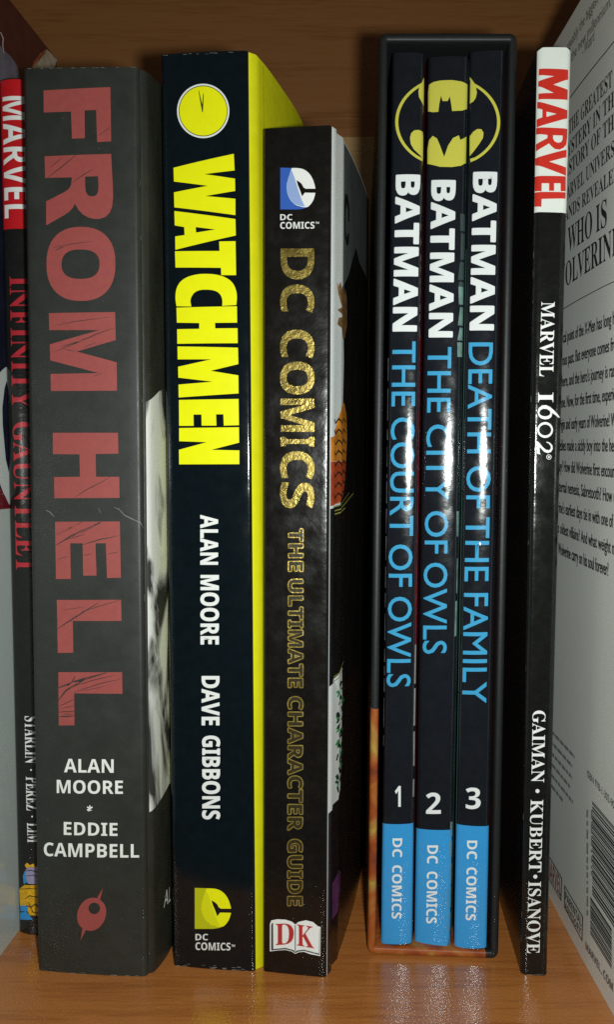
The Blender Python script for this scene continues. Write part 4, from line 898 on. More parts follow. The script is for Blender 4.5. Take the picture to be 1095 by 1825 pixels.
inner.append(px_loop(S, [(530, 815), (535, 806), (540, 803), (541, 933), (600, 927), (640, 938), (648, 948), (656, 940), (690, 936), (764, 955), (766, 832), (768, 832), (767, 962), (690, 942), (662, 946), (648, 953), (632, 942), (600, 934), (530, 940)], **KD))
inner.append(px_loop(S, [(646, 816), (650, 816), (650, 944), (646, 944)], **KD))
add(guide, S, 'badge_outline', inner, mat('badge_grey', (0.05, 0.06, 0.06), 0.3), h=0.00018)
dkr = mat('badge_red', (0.42, 0.03, 0.03), 0.3, 0.5)
def KDp(x, y): return (290 + x / 2.7375, 1350 + y / 2.7375)
dk = text_loops(S, 'D', 'S', (KDp(551, 914), KDp(551, 810), KDp(641, 908), KDp(641, 806)))
dk += text_loops(S, 'K', 'S', (KDp(656, 915), KDp(656, 812), KDp(740, 930), KDp(738, 824)))
add(guide, S, 'badge_lettering', dk, dkr, h=0.0002)
# front board: white edge panel, darker picture further in (plain patches of its colours)
R = guide.right
H = guide.fr.h
def vy(y):
    """height on the board at the hinge strip for picture row y"""
    px, py = project(R.F(0.006, 0.0)); qx, qy = project(R.F(0.006, H))
    lo, hi = 0.0, H
    for _ in range(40):
        m = (lo + hi) / 2
        if project(R.F(0.006, m))[1] > y: lo = m
        else: hi = m
    return lo
hinge = R.s[4]
GU = R.u1 - 0.0005
grey_pic = mat('grey_picture', (0.11, 0.125, 0.12), 0.3, 0.5, var=0.3, vscale=90, stretch=(1, 1, .4))
dark_pic = mat('dark_picture', (0.012, 0.010, 0.009), 0.26, 0.5, var=0.5, vscale=160, stretch=(1, 1, .3), bump=0.06, bscale=200)
brown_pic = mat('brown_picture', (0.20, 0.105, 0.04), 0.3, 0.5, var=0.5, vscale=500)
orange_pic = mat('orange_picture', (0.62, 0.22, 0.025), 0.3, 0.5, var=0.35, vscale=220)
red_pic = mat('red_picture', (0.45, 0.07, 0.02), 0.3, 0.5, var=0.35, vscale=220)
green_pic = mat('green_picture', (0.03, 0.26, 0.075), 0.3, 0.5, var=0.5, vscale=400)
purple_pic = mat('purple_picture', (0.11, 0.035, 0.11), 0.3, 0.5, var=0.4, vscale=300)
yl_pic = mat('line_yellow', (0.42, 0.40, 0.08), 0.3, 0.5)
def U(pts, wob=0.0):
    """points given as (millimetres from the hinge, picture row)"""
    return [(min(GU, max(0.0002, hinge + p[0] / 1000)), vy(p[1])) for p in pts]
gy = [[(hinge + .0004, vy(520)), (GU, vy(520)), (GU, H - .0005), (hinge + .0004, H - .0005)]]
add(guide, R, 'grey_picture', gy, grey_pic, h=.00006)
add(guide, R, 'dark_picture', [U([(-20, 905), (-2, 900), (1.5, 860), (1.2, 720), (2.2, 640), (1.5, 600), (2.2, 560), (1.6, 500), (9, 470), (16, 430), (22, 400), (30, 420), (200, 440), (200, 1745), (-20, 1745)])], dark_pic, h=.0001,
    label='dark printed picture over most of the front board')
add(guide, R, 'white_ground', [U([(-20, 1215), (-5, 1208), (2.5, 1200), (3.2, 1260), (2.5, 1340), (1.0, 1420), (-2, 1430), (-20, 1436)])], white_board, h=.00014)
add(guide, R, 'brown_patch', [U([(-5.4, 503), (-4.5, 510), (-3.2, 500), (-2.4, 512), (-.6, 503), (1.5, 520), (3.0, 505), (5.5, 520), (6, 570), (3, 594), (.5, 600), (-2, 583), (-5, 578), (-4.2, 566), (-.8, 560), (-5, 552), (-2.2, 545), (-4.6, 522)])], brown_pic, h=.00018)
add(guide, R, 'orange_patch', [U([(-4.8, 752), (-3, 735), (-.5, 722), (2.5, 715), (6, 735), (7.5, 780), (6, 822), (-20, 822), (-20, 780), (-6.5, 776)])], orange_pic, h=.00018)
add(guide, R, 'red_patch', [U([(-20, 822.5), (6, 822.5), (5, 855), (2, 885), (-3, 897), (-20, 900)])], red_pic, h=.00018)
def ustroke(pts, w):
    q = U(pts); L_, R_ = [], []
    for k, p in enumerate(q):
        c, d = q[max(k - 1, 0)], q[min(k + 1, len(q) - 1)]
        tx, ty = d[0] - c[0], d[1] - c[1]; l = math.hypot(tx, ty) or 1
        L_.append((p[0] - ty / l * w / 2, p[1] + tx / l * w / 2)); R_.append((p[0] + ty / l * w / 2, p[1] - tx / l * w / 2))
    return L_ + R_[::-1]
ch = []
for k in range(8):
    y = 745 + k * 19
    ch.append(ustroke([(-9, y + 4), (-6, y + 10), (-4, y + 1), (-.5, y + 9), (1.5, y - 1), (5, y + 6)], 0.0006))
add(guide, R, 'scale_lines', ch, black_ink, h=.00024)
ln = [ustroke([(-8, 911), (-2, 908), (12, 893), (20, 886)], .00035), ustroke([(-8, 917), (-2, 914), (5, 909)], .00035), ustroke([(-8, 904), (-2, 901), (12, 882)], .0002),
      ustroke([(-8, 1206), (-2, 1203), (4, 1192)], .0003), ustroke([(-8, 1214), (-2, 1211), (3, 1203)], .0003)]
for q in ln:
    add(guide, R, 'printed_line', [q], yl_pic, h=.00024)
rr = random.Random(11)
lv = [[], [], []]
for k in range(54):
    y = 1224 + k * 3.5; x = rr.uniform(-5, 1.5); dx_ = rr.uniform(1.5, 4.5); dy_ = rr.uniform(-9, 15)
    wl = rr.uniform(1.1, 2.4)
    lv[k % 3].append(U([(x, y), (x + dx_ * .4, y + dy_ * .3 - 3.2 * wl), (x + dx_, y + dy_), (x + dx_ * .45, y + dy_ * .5 + 2.6 * wl)]))
add(guide, R, 'leaf_pattern', lv[0], green_pic, h=.0002)
add(guide, R, 'leaf_pattern', lv[1], mat('leaf_dark', (0.008, 0.05, 0.018), 0.3), h=.00024)
add(guide, R, 'leaf_pattern', lv[2][::2], black_ink, h=.00028)
add(guide, R, 'purple_patch', [U([(-6, 1572), (-1, 1560), (2.5, 1575), (2, 1610), (-3, 1632), (-7, 1640)])], purple_pic, h=.0002)
add(guide, R, 'cover_lettering', [U([(1.2, 345), (2.5, 330), (6, 328), (9, 345), (9, 372), (7, 374), (6.5, 352), (4.5, 346), (3, 362), (3, 398), (5, 408), (7, 396), (9, 394), (8, 415), (5, 424), (2, 412), (1.0, 385)])], black_ink)

# ================================================================== slipcase
sc_mat = bpy.data.materials.new('slipcase_print')
sc_mat.use_nodes = True
nt = sc_mat.node_tree
b = nt.nodes['Principled BSDF']
b.inputs['Roughness'].default_value = 0.48
b.inputs['Specular IOR Level'].default_value = 0.35
geo = nt.nodes.new('ShaderNodeTexCoord')
sep = nt.nodes.new('ShaderNodeSeparateXYZ'); nt.links.new(geo.outputs['Object'], sep.inputs[0])
nz = nt.nodes.new('ShaderNodeTexNoise'); nz.inputs['Scale'].default_value = 70; nz.inputs['Detail'].default_value = 4; nz.inputs['Distortion'].default_value = 1.6
nt.links.new(geo.outputs['Object'], nz.inputs['Vector'])
fr_ = nt.nodes.new('ShaderNodeValToRGB')
els = fr_.color_ramp.elements
els[0].position = 0.30; els[0].color = (0.16, 0.03, 0.008, 1)
els[1].position = 0.72; els[1].color = (0.44, 0.33, 0.04, 1)
for p, c in ((0.45, (0.27, 0.055, 0.01, 1)), (0.55, (0.33, 0.095, 0.016, 1)), (0.62, (0.32, 0.15, 0.035, 1))):
    e = els.new(p); e.color = c
nt.links.new(nz.outputs['Fac'], fr_.inputs[0])
def mth(op, a, bb):
    m = nt.nodes.new('ShaderNodeMath'); m.operation = op
    for i, v in enumerate((a, bb)):
        if isinstance(v, (int, float)): m.inputs[i].default_value = v
        else: nt.links.new(v, m.inputs[i])
    return m.outputs[0]
n2 = nt.nodes.new('ShaderNodeTexNoise'); n2.inputs['Scale'].default_value = 110
nt.links.new(geo.outputs['Object'], n2.inputs['Vector'])
zlim = mth('ADD', mth('MULTIPLY', mth('SUBTRACT', n2.outputs['Fac'], 0.5), 0.03), 0.079)
m1 = mth('LESS_THAN', sep.outputs['Z'], zlim)
m2 = mth('LESS_THAN', sep.outputs['X'], 0.0113)
mk = mth('MULTIPLY', m1, m2)
mx = nt.nodes.new('ShaderNodeMixRGB'); mx.inputs[1].default_value = (0.010, 0.0115, 0.0125, 1)
nt.links.new(mk, mx.inputs[0]); nt.links.new(fr_.outputs[0], mx.inputs[2])
nt.links.new(mx.outputs[0], b.inputs['Base Color'])
bz = nt.nodes.new('ShaderNodeTexNoise'); bz.inputs['Scale'].default_value = 500
nt.links.new(geo.outputs['Object'], bz.inputs['Vector'])
bp = nt.nodes.new('ShaderNodeBump'); bp.inputs['Strength'].default_value = 0.15; bp.inputs['Distance'].default_value = 0.0003
nt.links.new(bz.outputs['Fac'], bp.inputs['Height']); nt.links.new(bp.outputs[0], b.inputs['Normal'])

cs = ((655, 1702), (890, 1711), (677, 57), (924.5, 57))
BF = Frame(*cs)
base = (BF.B0 + BF.B1) / 2 + BF.n * 0.08
base.z = 0
case = thing('slipcase', 'glossy black slipcase holding three numbered volumes, printed with orange flames near its base', 'slipcase', base)
def rrect(off, d, r0=0.0024, seg=5):
    r = max(r0 - off, 0.0004)
    w, h = BF.w, BF.h
    pts = []
    for cx, cz, a0 in ((w - off - r, h - off - r, 0), (off + r, h - off - r, 90), (off + r, off + r, 180), (w - off - r, off + r, 270)):
        for i in range(seg + 1):
            a = math.radians(a0 + 90 * i / seg)
            pts.append(BF.P(cx + r * math.cos(a), (cz + r * math.sin(a)) / h, d))
    return pts
DEP = 0.172
V, Fc = [], []
rings = [(0.0, DEP), (0.0, 0.10), (0.0, 0.05), (0.0, 0.0016), (0.0001, 0.0009), (0.0003, 0.00035), (0.0007, 0.0001), (0.0012, 0.0), (0.0020, 0.00005), (0.0023, 0.0003), (0.0025, 0.0009), (0.0026, 0.0016), (0.0026, 0.006), (0.0026, DEP - 0.003)]
N = None
for off, d in rings:
    q = rrect(off, d); N = len(q); V += q
for k in range(len(rings) - 1):
    for i in range(N):
        Fc.append((k * N + i, k * N + (i + 1) % N, (k + 1) * N + (i + 1) % N, (k + 1) * N + i))
Fc.append(tuple(range(N)))
Fc.append(tuple((len(rings) - 1) * N + i for i in range(N)))
mesh_from('sleeve', V, Fc, sc_mat, case, sharp=math.radians(60))

vol_black = mat('volume_black', (0.0075, 0.0095, 0.0135), 0.125, 0.8, bump=0.20, bscale=260, var=0.15, vscale=300, rvar=0.05, bdist=0.0003)
vol_blue = mat('volume_blue', (0.05, 0.33, 0.58), 0.13, 0.75, bump=0.20, bscale=260, var=0.03, bdist=0.0003, rvar=0.04)
foot_blue = mat('foot_blue', (0.035, 0.29, 0.64), 0.09, 0.6, bump=0.30, bscale=900, var=0.04, bdist=0.0003, rvar=0.02)
bat_yellow = mat('emblem_yellow', (0.56, 0.53, 0.075), 0.2, 0.5, bump=0.2, bscale=260)
vol_white = mat('volume_white', (0.74, 0.77, 0.77), 0.13, 0.75, bump=0.20, bscale=260, bdist=0.0003, rvar=0.04)
maroon = mat('maroon_cover', (0.10, 0.006, 0.010), 0.3, 0.5, var=0.5, vscale=120)
teal = mat('teal_cover', (0.10, 0.21, 0.20), 0.3, 0.5, var=0.9, vscale=150, stretch=(1, 1, .6))
rust = mat('rust_cover', (0.20, 0.045, 0.02), 0.3, 0.5, var=0.8, vscale=100)
pale_art = mat('pale_art_cover', (0.16, 0.17, 0.17), 0.3, 0.5, var=0.95, vscale=160, stretch=(1, 1, .5))

KT = lambda pts: [(640 + a / 2.407, 40 + c / 2.407) for a, c in pts]
def ell_arc(a0, a1, n, cx=382, cy=428, rx=225, ry=193):
    return [(cx + rx * math.cos(math.radians(a0 + (a1 - a0) * i / n)), cy + ry * math.sin(math.radians(a0 + (a1 - a0) * i / n))) for i in range(n + 1)]
vols = []
specs = [
    # corners (bl, br, tl, tr), recess, extra yaw, right cover, left cover, label
    (((679.5, 1684.5), (735.5, 1684.5), (699.5, 93), (757, 93)), 0.0012, 8.5, maroon, pale_art,
     'black volume numbered 1 with a blue foot, leftmost in the slipcase'),
    (((739, 1688.6), (803, 1691), (763.5, 101), (835.5, 99)), 0.0026, 10.2, teal, maroon,
     'black volume numbered 2 with a blue foot, between two others in the slipcase'),
    (((809.5, 1690.5), (868.5, 1692.7), (837.5, 92), (900.5, 88)), 0.0010, 10.6, rust, teal,
     'black volume numbered 3 with a blue foot, rightmost in the slipcase'),
]
for i, (cc, rec, yaw, rm, lm, lab) in enumerate(specs):
    n0 = BF.n.copy()
    n = Matrix.Rotation(-math.radians(yaw), 3, 'Z') @ n0
    mid = at_plane((cc[0][0] + cc[1][0]) / 2, (cc[0][1] + cc[1][1]) / 2, BF.B0 + n0 * rec, n0)
    bkk = Book('slipcased_volume', lab, cc, depth=0.155, bulge=0.0007, r=0.0012, plane=(mid, n), group='numbered volumes in the slipcase',
               spine_mat=vol_black, right_mat=rm, left_mat=lm, page_mat=white_page)
    vols.append(bkk)
v1, v2, v3 = vols
def blue_foot(v, ytl, ytr):
    S = v.spine
    a = S.inv(*ytl); c = S.inv(*ytr)
    e = 0.00025
    print_mesh('blue_foot', S, [[(e, 0.0003), (v.fr.w - e, 0.0003), (v.fr.w - e, c[1]), (e, a[1])]], foot_blue, v.o)
blue_foot(v1, (682, 1465.5), (735, 1466.5)); blue_foot(v2, (743, 1474.6), (804, 1478)); blue_foot(v3, (816, 1468), (870, 1471.5))
def vol_print(v, words, num, numq, foot):
    S = v.spine
    tl, bl = [], []
    for wd, x0, x1, y0, y1, x0b, x1b, kind in words:
        if kind == 'w': tl += down(S, wd, 'B', x0, x1, y0, y1, x0b, x1b)
        else: bl += down(S, wd, 'G', x0, x1, y0, y1, x0b, x1b)
    add(v, S, 'title_lettering', tl, vol_white, fat=0.0002, label='heavy white first word of the title')
    add(v, S, 'subtitle_lettering', bl, vol_blue, fat=0.00007, label='light blue rest of the title')
    x0, x1, y0, y1 = numq
    add(v, S, 'numeral', text_loops(S, num, 'B', ((x0, y1), (x0, y0), (x1, y1), (x1, y0))), vol_white)
    fx0, fx1, fy0, fy1, fx0b, fx1b = foot
    ym = fy0 + (fy1 - fy0) * 0.235
    ys = fy0 + (fy1 - fy0) * 0.335
    lx = lambda a, c, y: a + (c - a) * (y - fy0) / (fy1 - fy0)
    ft = down(S, 'DC', 'B', fx0, fx1, fy0, ym, lx(fx0, fx0b, ym), lx(fx1, fx1b, ym)) + down(S, 'COMICS', 'B', lx(fx0, fx0b, ys), lx(fx1, fx1b, ys), ys, fy1, fx0b, fx1b)
    add(v, S, 'publisher_lettering', ft, vol_white, h=0.0002)
vol_print(v1, [('BATMAN', 707.5, 748.5, 313, 590, 701.5, 742.5, 'w'), ('THE', 701, 741, 609, 724, 699, 740, 'b'), ('COURT', 698.5, 739, 744.5, 954.5, 695.5, 736.5, 'b'),
               ('OF', 694.5, 735, 970.5, 1045, 694, 734.5, 'b'), ('OWLS', 693.5, 734, 1063.5, 1223.5, 690.5, 731.5, 'b')], '1', (704.5, 715, 1400.5, 1437.5), (700.5, 717.5, 1493.5, 1636.5, 699, 716))
vol_print(v2, [('BATMAN', 771, 812, 322.5, 600.5, 766, 806.5, 'w'), ('THE', 764, 805, 619, 735, 762.5, 803, 'b'), ('CITY', 762, 802, 757, 891, 759.5, 799.5, 'b'),
               ('OF', 759, 798.5, 911, 986, 758, 798, 'b'), ('OWLS', 757, 797.5, 1003, 1164.5, 755, 796, 'b')], '2', (760, 786.5, 1412.5, 1450), (762.5, 781.5, 1506, 1645, 760.5, 779))
vol_print(v3, [('BATMAN', 845.5, 886, 308, 588, 839, 880, 'w'), ('DEATH', 837, 879, 611, 807.5, 834, 875, 'b'), ('OF', 833.5, 875, 831, 905.5, 832, 873, 'b'),
               ('THE', 832, 873, 922, 1035.5, 829, 871, 'b'), ('FAMILY', 828.5, 870.5, 1057, 1252, 825, 867, 'b')], '3', (831, 857.5, 1403.5, 1441), (833.5, 851.5, 1497.5, 1639.5, 831, 848.5))
# slivers of cover art that wrap round the spines' edges
sl_teal = mat('sliver_teal', (0.13, 0.22, 0.20), 0.2, 0.5, var=.4, vscale=300)
sl_pale = mat('sliver_pale', (0.24, 0.26, 0.255), 0.2, 0.5, var=.4, vscale=300)
rq = random.Random(3)
def sliver(v, side, w0, w1, y0, y1, dash, gap, m, name='edge_pattern'):
    S = v.spine; loops = []; y = y0
    while y < y1:
        ye = min(y1, y + rq.uniform(*dash))
        va, vb = S.inv(0, y)[1], S.inv(0, ye)[1]
        wa, wb = rq.uniform(w0, w1), rq.uniform(w0, w1)
        e = 0.00012
        if side > 0: loops.append([(v.fr.w - wa, va), (v.fr.w - e, va), (v.fr.w - e, vb), (v.fr.w - wb, vb)])
        else: loops.append([(e, va), (wa, va), (wb, vb), (e, vb)])
        y = ye + rq.uniform(*gap)
    add(v, S, name, loops, m)
sliver(v2, 1, .0010, .0016, 395, 520, (20, 60), (2, 5), mat('sliver_dim', (0.04, 0.06, 0.06), .2))
sliver(v2, 1, .0008, .0015, 520, 640, (14, 40), (2, 5), sl_teal)
sliver(v2, 1, .0003, .0008, 905, 1120, (30, 64), (6, 40), sl_teal)
sliver(v2, 1, .0005, .0010, 1440, 1680, (10, 40), (3, 12), sl_teal)
sliver(v1, 1, .00035, .0005, 600, 1150, (120, 300), (2, 3), maroon)
sliver(v1, 1, .0004, .0006, 1150, 1420, (60, 90), (8, 24), sl_pale)
sliver(v1, -1, .0002, .0004, 640, 1330, (6, 60), (4, 20), sl_pale)
sliver(v3, -1, .0003, .0004, 480, 1460, (300, 500), (2, 3), mat('sliver_green', (0.07, 0.14, 0.12), .2))
# the oval emblem runs across the three spines
S1, S2, S3 = v1.spine, v2.spine, v3.spine
ring1 = KT([(288, 236)] + ell_arc(245, 116, 26)[1:-1] + [(289, 597), (289, 583)] + ell_arc(117, 244, 26, rx=212, ry=182)[1:-1] + [(288, 248)])
e1 = [[S1.inv(*p) for p in ring1]]
add(v1, S1, 'emblem', e1, bat_yellow, label='left edge of a yellow oval emblem')
add(v1, S1, 'emblem_field', [px_loop(S1, KT([(288, 244), (272, 254), (261, 272), (256, 297), (258, 320), (268, 341), (288, 360)])),
                           px_loop(S1, KT([(288, 505), (283, 487), (272, 470), (256, 462), (238, 464), (225, 476), (220, 496), (223, 522), (236, 545), (262, 570), (288, 588)]))], bat_yellow, h=0.00018)
add(v2, S2, 'emblem', [px_loop(S2, KT([(303, 268), (322, 256), (350, 250), (400, 248), (440, 254), (469, 268), (470, 373), (445, 379), (401, 381), (396, 345), (391, 318), (382, 338), (360, 338), (354, 314), (347, 345), (342, 384), (318, 386), (299, 383), (299, 300)])),
                       px_loop(S2, KT([(296, 608), (296, 545), (303, 505), (318, 487), (336, 498), (348, 525), (367, 577), (384, 528), (405, 496), (430, 485), (436, 505), (452, 497), (470, 490), (470, 604), (440, 615), (400, 621), (350, 620)]))], bat_yellow,
    label='middle of a yellow and black oval emblem')
ring3 = KT([(478, 234)] + ell_arc(-64, 62, 26)[1:-1] + [(481, 600), (479, 586)] + ell_arc(61, -63, 26, rx=212, ry=182)[1:-1] + [(478, 247)])
add(v3, S3, 'emblem', [[S3.inv(*p) for p in ring3]], bat_yellow, label='right edge of a yellow oval emblem')
add(v3, S3, 'emblem_field', [px_loop(S3, KT([(481, 244), (494, 258), (504, 278), (508, 302), (503, 325), (493, 340), (479, 350)])),
                           px_loop(S3, KT([(478, 490), (492, 470), (510, 458), (527, 459), (536, 474), (534, 496), (518, 522), (496, 552), (478, 574)]))], bat_yellow, h=0.00018)

# ================================================================== thin black book with the white and red block
blk = mat('thin_black', (0.0075, 0.008, 0.0075), 0.15, 0.5, bump=0.17, bscale=420, var=0.2, vscale=500, rvar=0.05, fleck=0.02)
blk_white = mat('block_white', (0.70, 0.73, 0.68), 0.24, 0.5, bump=0.08, bscale=300, var=0.02)
block_red = mat('block_red', (0.55, 0.028, 0.018), 0.26, 0.5, bump=0.08, bscale=300, var=0.03)
c4 = ((928, 1737), (975, 1739.5), (957.5, 84), (1017.5, 84))
f4 = Frame(*c4, e=0.0016)
g0, g1 = f4.local(at_height(921.5, 1729), 0), f4.local(at_height(889, 1616), 0)
sl4 = (g1[0] - g0[0]) / (g1[1] - g0[1])
lp = [(sl4 * (0.165 - 0.0016) * i / 4, 0.0016 + (0.165 - 0.0016) * i / 4) for i in range(1, 5)]
thin = Book('thin_book', 'thin black book with a white block and red lettering at the top of its spine', c4, depth=0.165, bulge=0.0002, r=0.0014, left=lp,
            spine_mat=blk, right_mat=blk, left_mat=mat('thin_black_cover', (0.008, 0.008, 0.008), 0.3, 0.45, bump=0.2, bscale=500), page_mat=white_page)
S = thin.spine
a = S.inv(953, 379.5)[1]; c = S.inv(1009.5, 381)[1]
e = 0.00012
add(thin, S, 'white_block', [[(e, a), (thin.fr.w - e, c), (thin.fr.w - e, thin.fr.h - .0008), (thin.fr.w - .0012, thin.fr.h - .0001), (.0012, thin.fr.h - .0001), (e, thin.fr.h - .0008)]], blk_white)
KM = lambda pts: [(960 + p / 7.02, q / 7.02) for p, q in pts]
KN = lambda pts: [(960 + p / 6.083, 240 + q / 6.083) for p, q in pts]
mv = []
mv.append(px_loop(S, KM([(15, 868), (372, 878), (371, 1000), (190, 1062), (366, 1128), (364, 1256), (8, 1250), (8, 1178), (195, 1166), (5, 1085), (8, 1022), (198, 957), (12, 948)])))
mv.append(px_loop(S, KM([(-4, 1278), (60, 1288), (362, 1385), (360, 1488), (-12, 1600), (-12, 1500), (52, 1472), (54, 1375), (-6, 1360)])))
mv.append(px_loop(S, KM([(104, 1400), (232, 1428), (104, 1466)])))
mv.append(px_loop(S, [(957.5, 229), (1011.3, 230.5), (1011, 245), (1009.5, 258), (1005, 264), (998, 267), (990, 266), (983.5, 261), (979.5, 256), (957, 270.5), (957, 258), (976.5, 246.5), (976.5, 241), (957.3, 240.5)]))
mv.append(px_loop(S, [(986.5, 241.5), (1003.5, 242), (1003.5, 249), (1001, 253.5), (995.5, 255), (989.5, 252.5), (986.5, 247.5)]))
mv.append(px_loop(S, [(1010, 267.5), (1009.6, 281), (979.5, 288.5), (1009, 299), (1008.8, 314), (956, 295.5), (956, 283)]))
mv.append(px_loop(S, [(955.3, 315.5), (1008.6, 315), (1008.3, 341.3), (1000, 341.3), (1000, 327), (988.3, 327), (988.3, 340.5), (979.5, 340.5), (979.5, 327), (966.3, 327), (966.2, 341.5), (955, 341.5)]))
mv.append(px_loop(S, [(954.8, 344), (1008.2, 343.5), (1008, 354.7), (966.2, 355), (965.8, 369), (954.5, 369)]))
add(thin, S, 'block_lettering', mv, block_red, h=0.0002, label='red lettering on the white block')
tt = down(S, 'MARVEL', 'S', 966, 989.5, 538, 671, 962, 987)
tt += down(S, 'I', 'S', 960, 987, 699.5, 717)
add(thin, S, 'title_lettering', tt, white_ink)
six = [(959, 735), (961, 727.5), (967, 722.5), (974, 722), (981, 725), (988, 731), (994, 737.5), (998.5, 744), (996, 744.5), (990.5, 739.5), (984, 735.5), (985, 738), (983.5, 743), (979, 746.5), (972.5, 747.5), (965.5, 746), (961, 741.5)]
six_in = [(962, 735.5), (964, 731), (969, 728.5), (975.5, 729), (980.5, 732), (982, 736), (980, 740), (974.5, 742), (968, 741.5), (963.5, 739)]
zero, zero_in = superell(972.5, 766.3, 14, 14.2, 2, 28), superell(972.5, 766.3, 10.8, 9.8, 2, 24)
two = [(958, 806), (958, 786), (961, 788), (969, 797.5), (974, 801.5), (979.5, 802.5), (982.5, 799.5), (982.5, 795), (979, 790.5), (974.5, 788.5), (975.5, 787), (981, 789), (985.5, 794), (986, 800), (983, 805.5), (977.5, 807.5), (971, 805.5), (963.5, 797.5), (962.5, 797), (962.8, 806.5), (964.5, 809.5), (959, 809)]
add(thin, S, 'year_lettering', [px_loop(S, q) for q in (six, six_in, zero, zero_in, two)] + [px_loop(S, superell(979.2, 814.5, 4.6, 4.6, 2, 18)), px_loop(S, superell(979.2, 814.5, 3.5, 3.5, 2, 18)), px_loop(S, superell(979.2, 814.5, 1.8, 1.8, 2, 10))], white_ink)
at_ = down(S, 'GAIMAN', 'S', 950.5, 973, 1266, 1394, 948, 970.5) + down(S, 'KUBERT', 'S', 947, 969, 1425, 1554, 943.5, 965.5) + down(S, 'ISANOVE', 'S', 943, 965, 1570.5, 1698.5, 940, 962.5)
at_ += [px_loop(S, superell(958.8, 1409.5, 3.6, 3.6, 2, 16)), px_loop(S, superell(955, 1556 + 6, 3.6, 3.6, 2, 16))]
add(thin, S, 'author_lettering', at_, white_ink)
cr = []
for i in range(24):
    y = random.uniform(400, 1700); f = (y - 84) / 1655
    x = 957.5 - 29.5 * f + random.uniform(1.0, 2.2)
    cr.append(stroke(S, [(x, y - random.uniform(1, 8)), (x, y), (x - .1, y + random.uniform(1, 8))], random.uniform(.3, .7)))
for i in range(8):
    x = random.uniform(930, 971); cr.append(stroke(S, [(x - 4, 1736.3), (x, 1736.6), (x + 4, 1736.6)], random.uniform(.4, 1.1)))
add(thin, S, 'wear_pattern', cr, scuff, h=0.0002)

# ================================================================== large pale book, back cover turned to us, right edge
pale = mat('pale_back_cover', (0.75, 0.77, 0.725), 0.33, 0.5, bump=0.05, bscale=60, var=0.03, vscale=30)
fb = at_height(1094, 1808.8); 
pts = [(979.5, 1598), (1011.6, 1658.8), (1038, 1708.8), (1060, 1747.8), (1094, 1808.8)]
W = [at_height(*p) for p in pts]
# near edge carried forward beyond the frame, far edge carried into the shelf
dn = (W[-1] - W[0]).normalized()
near = W[-1] + dn * 0.022
ztop = at_height(1035, 0, 0.0)
q2 = Vector((W[2].x, W[2].y, 0))
# height of the book from the pixel (1035, 0) on the cover plane
pn = Vector((-dn.y, dn.x, 0)).normalized()
htop = at_plane(1035, 0, W[2], pn).z
class PxFrame(Frame):
    def __init__(self, B0, B1, h, n=None):
        self.B0, self.B1 = B0.copy(), B1.copy(); self.B0.z = 0; self.B1.z = 0
        dx = (self.B1 - self.B0).normalized()
        self.dx = dx; self.n = Vector((-dx.y, dx.x, 0))
        self.T0 = self.B0 + Vector((0, 0, h)); self.T1 = self.B1 + Vector((0, 0, h))
        self.w = (self.B1 - self.B0).length; self.h = h
class WorldBook(Book):
    """a book whose spine stands outside the frame: given by its spine's foot points"""
    def __init__(self, name, label, fr, **k):
        self._fr = fr
        Book.__init__(self, name, label, None, **k)
_Frame = Frame
def Frame(*a, **k):
    if a and isinstance(a[0], _Frame):
        return a[0]
    return _Frame(*a, **k)
wfr = PxFrame(near, near + Vector((0.018, 0.0, 0)), htop)
lp = [wfr.local(w, 0) for w in [W[4], W[3], W[2], W[1], W[0]]]
(xa, da), (xb, db) = lp[0], lp[-1]
k = (xb - xa) / (db - da)
lp.append((xb + k * (0.17 - db), 0.17))
wol = Book('large_book', 'large pale book at the right edge with text and a barcode on its cover', (wfr,), depth=0.17, bulge=0.0003, r=0.001, left=lp,
           right=[(wfr.w + k * 0.17, 0.17)], spine_mat=pale, right_mat=pale, left_mat=pale, page_mat=white_page)
L = wol.left
ink = mat('cover_black_ink', (0.030, 0.032, 0.030), 0.35, 0.45)
soft_ink = mat('cover_grey_ink', (0.10, 0.11, 0.10), 0.35, 0.45)
VPX, VPY = 535.0, 808.0
def persp(x, y, xt):
    """follow the cover's horizontal through pixel (x, y) to column xt"""
    return (xt, VPY + (y - VPY) * (xt - VPX) / (x - VPX))
def line(s, font, x0, base0, x1, base1, cap1):
    cap0 = cap1 * (x0 - VPX) / (x1 - VPX)
    return text_loops(L, s, font, ((x0, base0), (x0, base0 - cap0), (x1, base1), (x1, base1 - cap1)))
big = []
big += line('THE GREATEST', 'S', 1015.5, 241, 1093, 153, 29)
big += line('MYSTERY IN THE', 'S', 1004, 291, 1106, 179, 29)
big += line('HISTORY OF THE', 'S', 1004, 324, 1106, 220, 29)
big += line('MARVEL UNIVERSE', 'S', 1004, 364, 1106, 268, 28)
big += line('ISLANDS REVEALED', 'S', 994, 407, 1105, 318.5, 27)
big += line('WHO IS', 'S', 1014, 450, 1083.5, 402, 49)
big += line('WOLVERINE', 'S', 995, 520, 1107, 449, 50)
add(wol, L, 'heading_lettering', big, ink, label='serif capitals on the pale back cover')
body = []
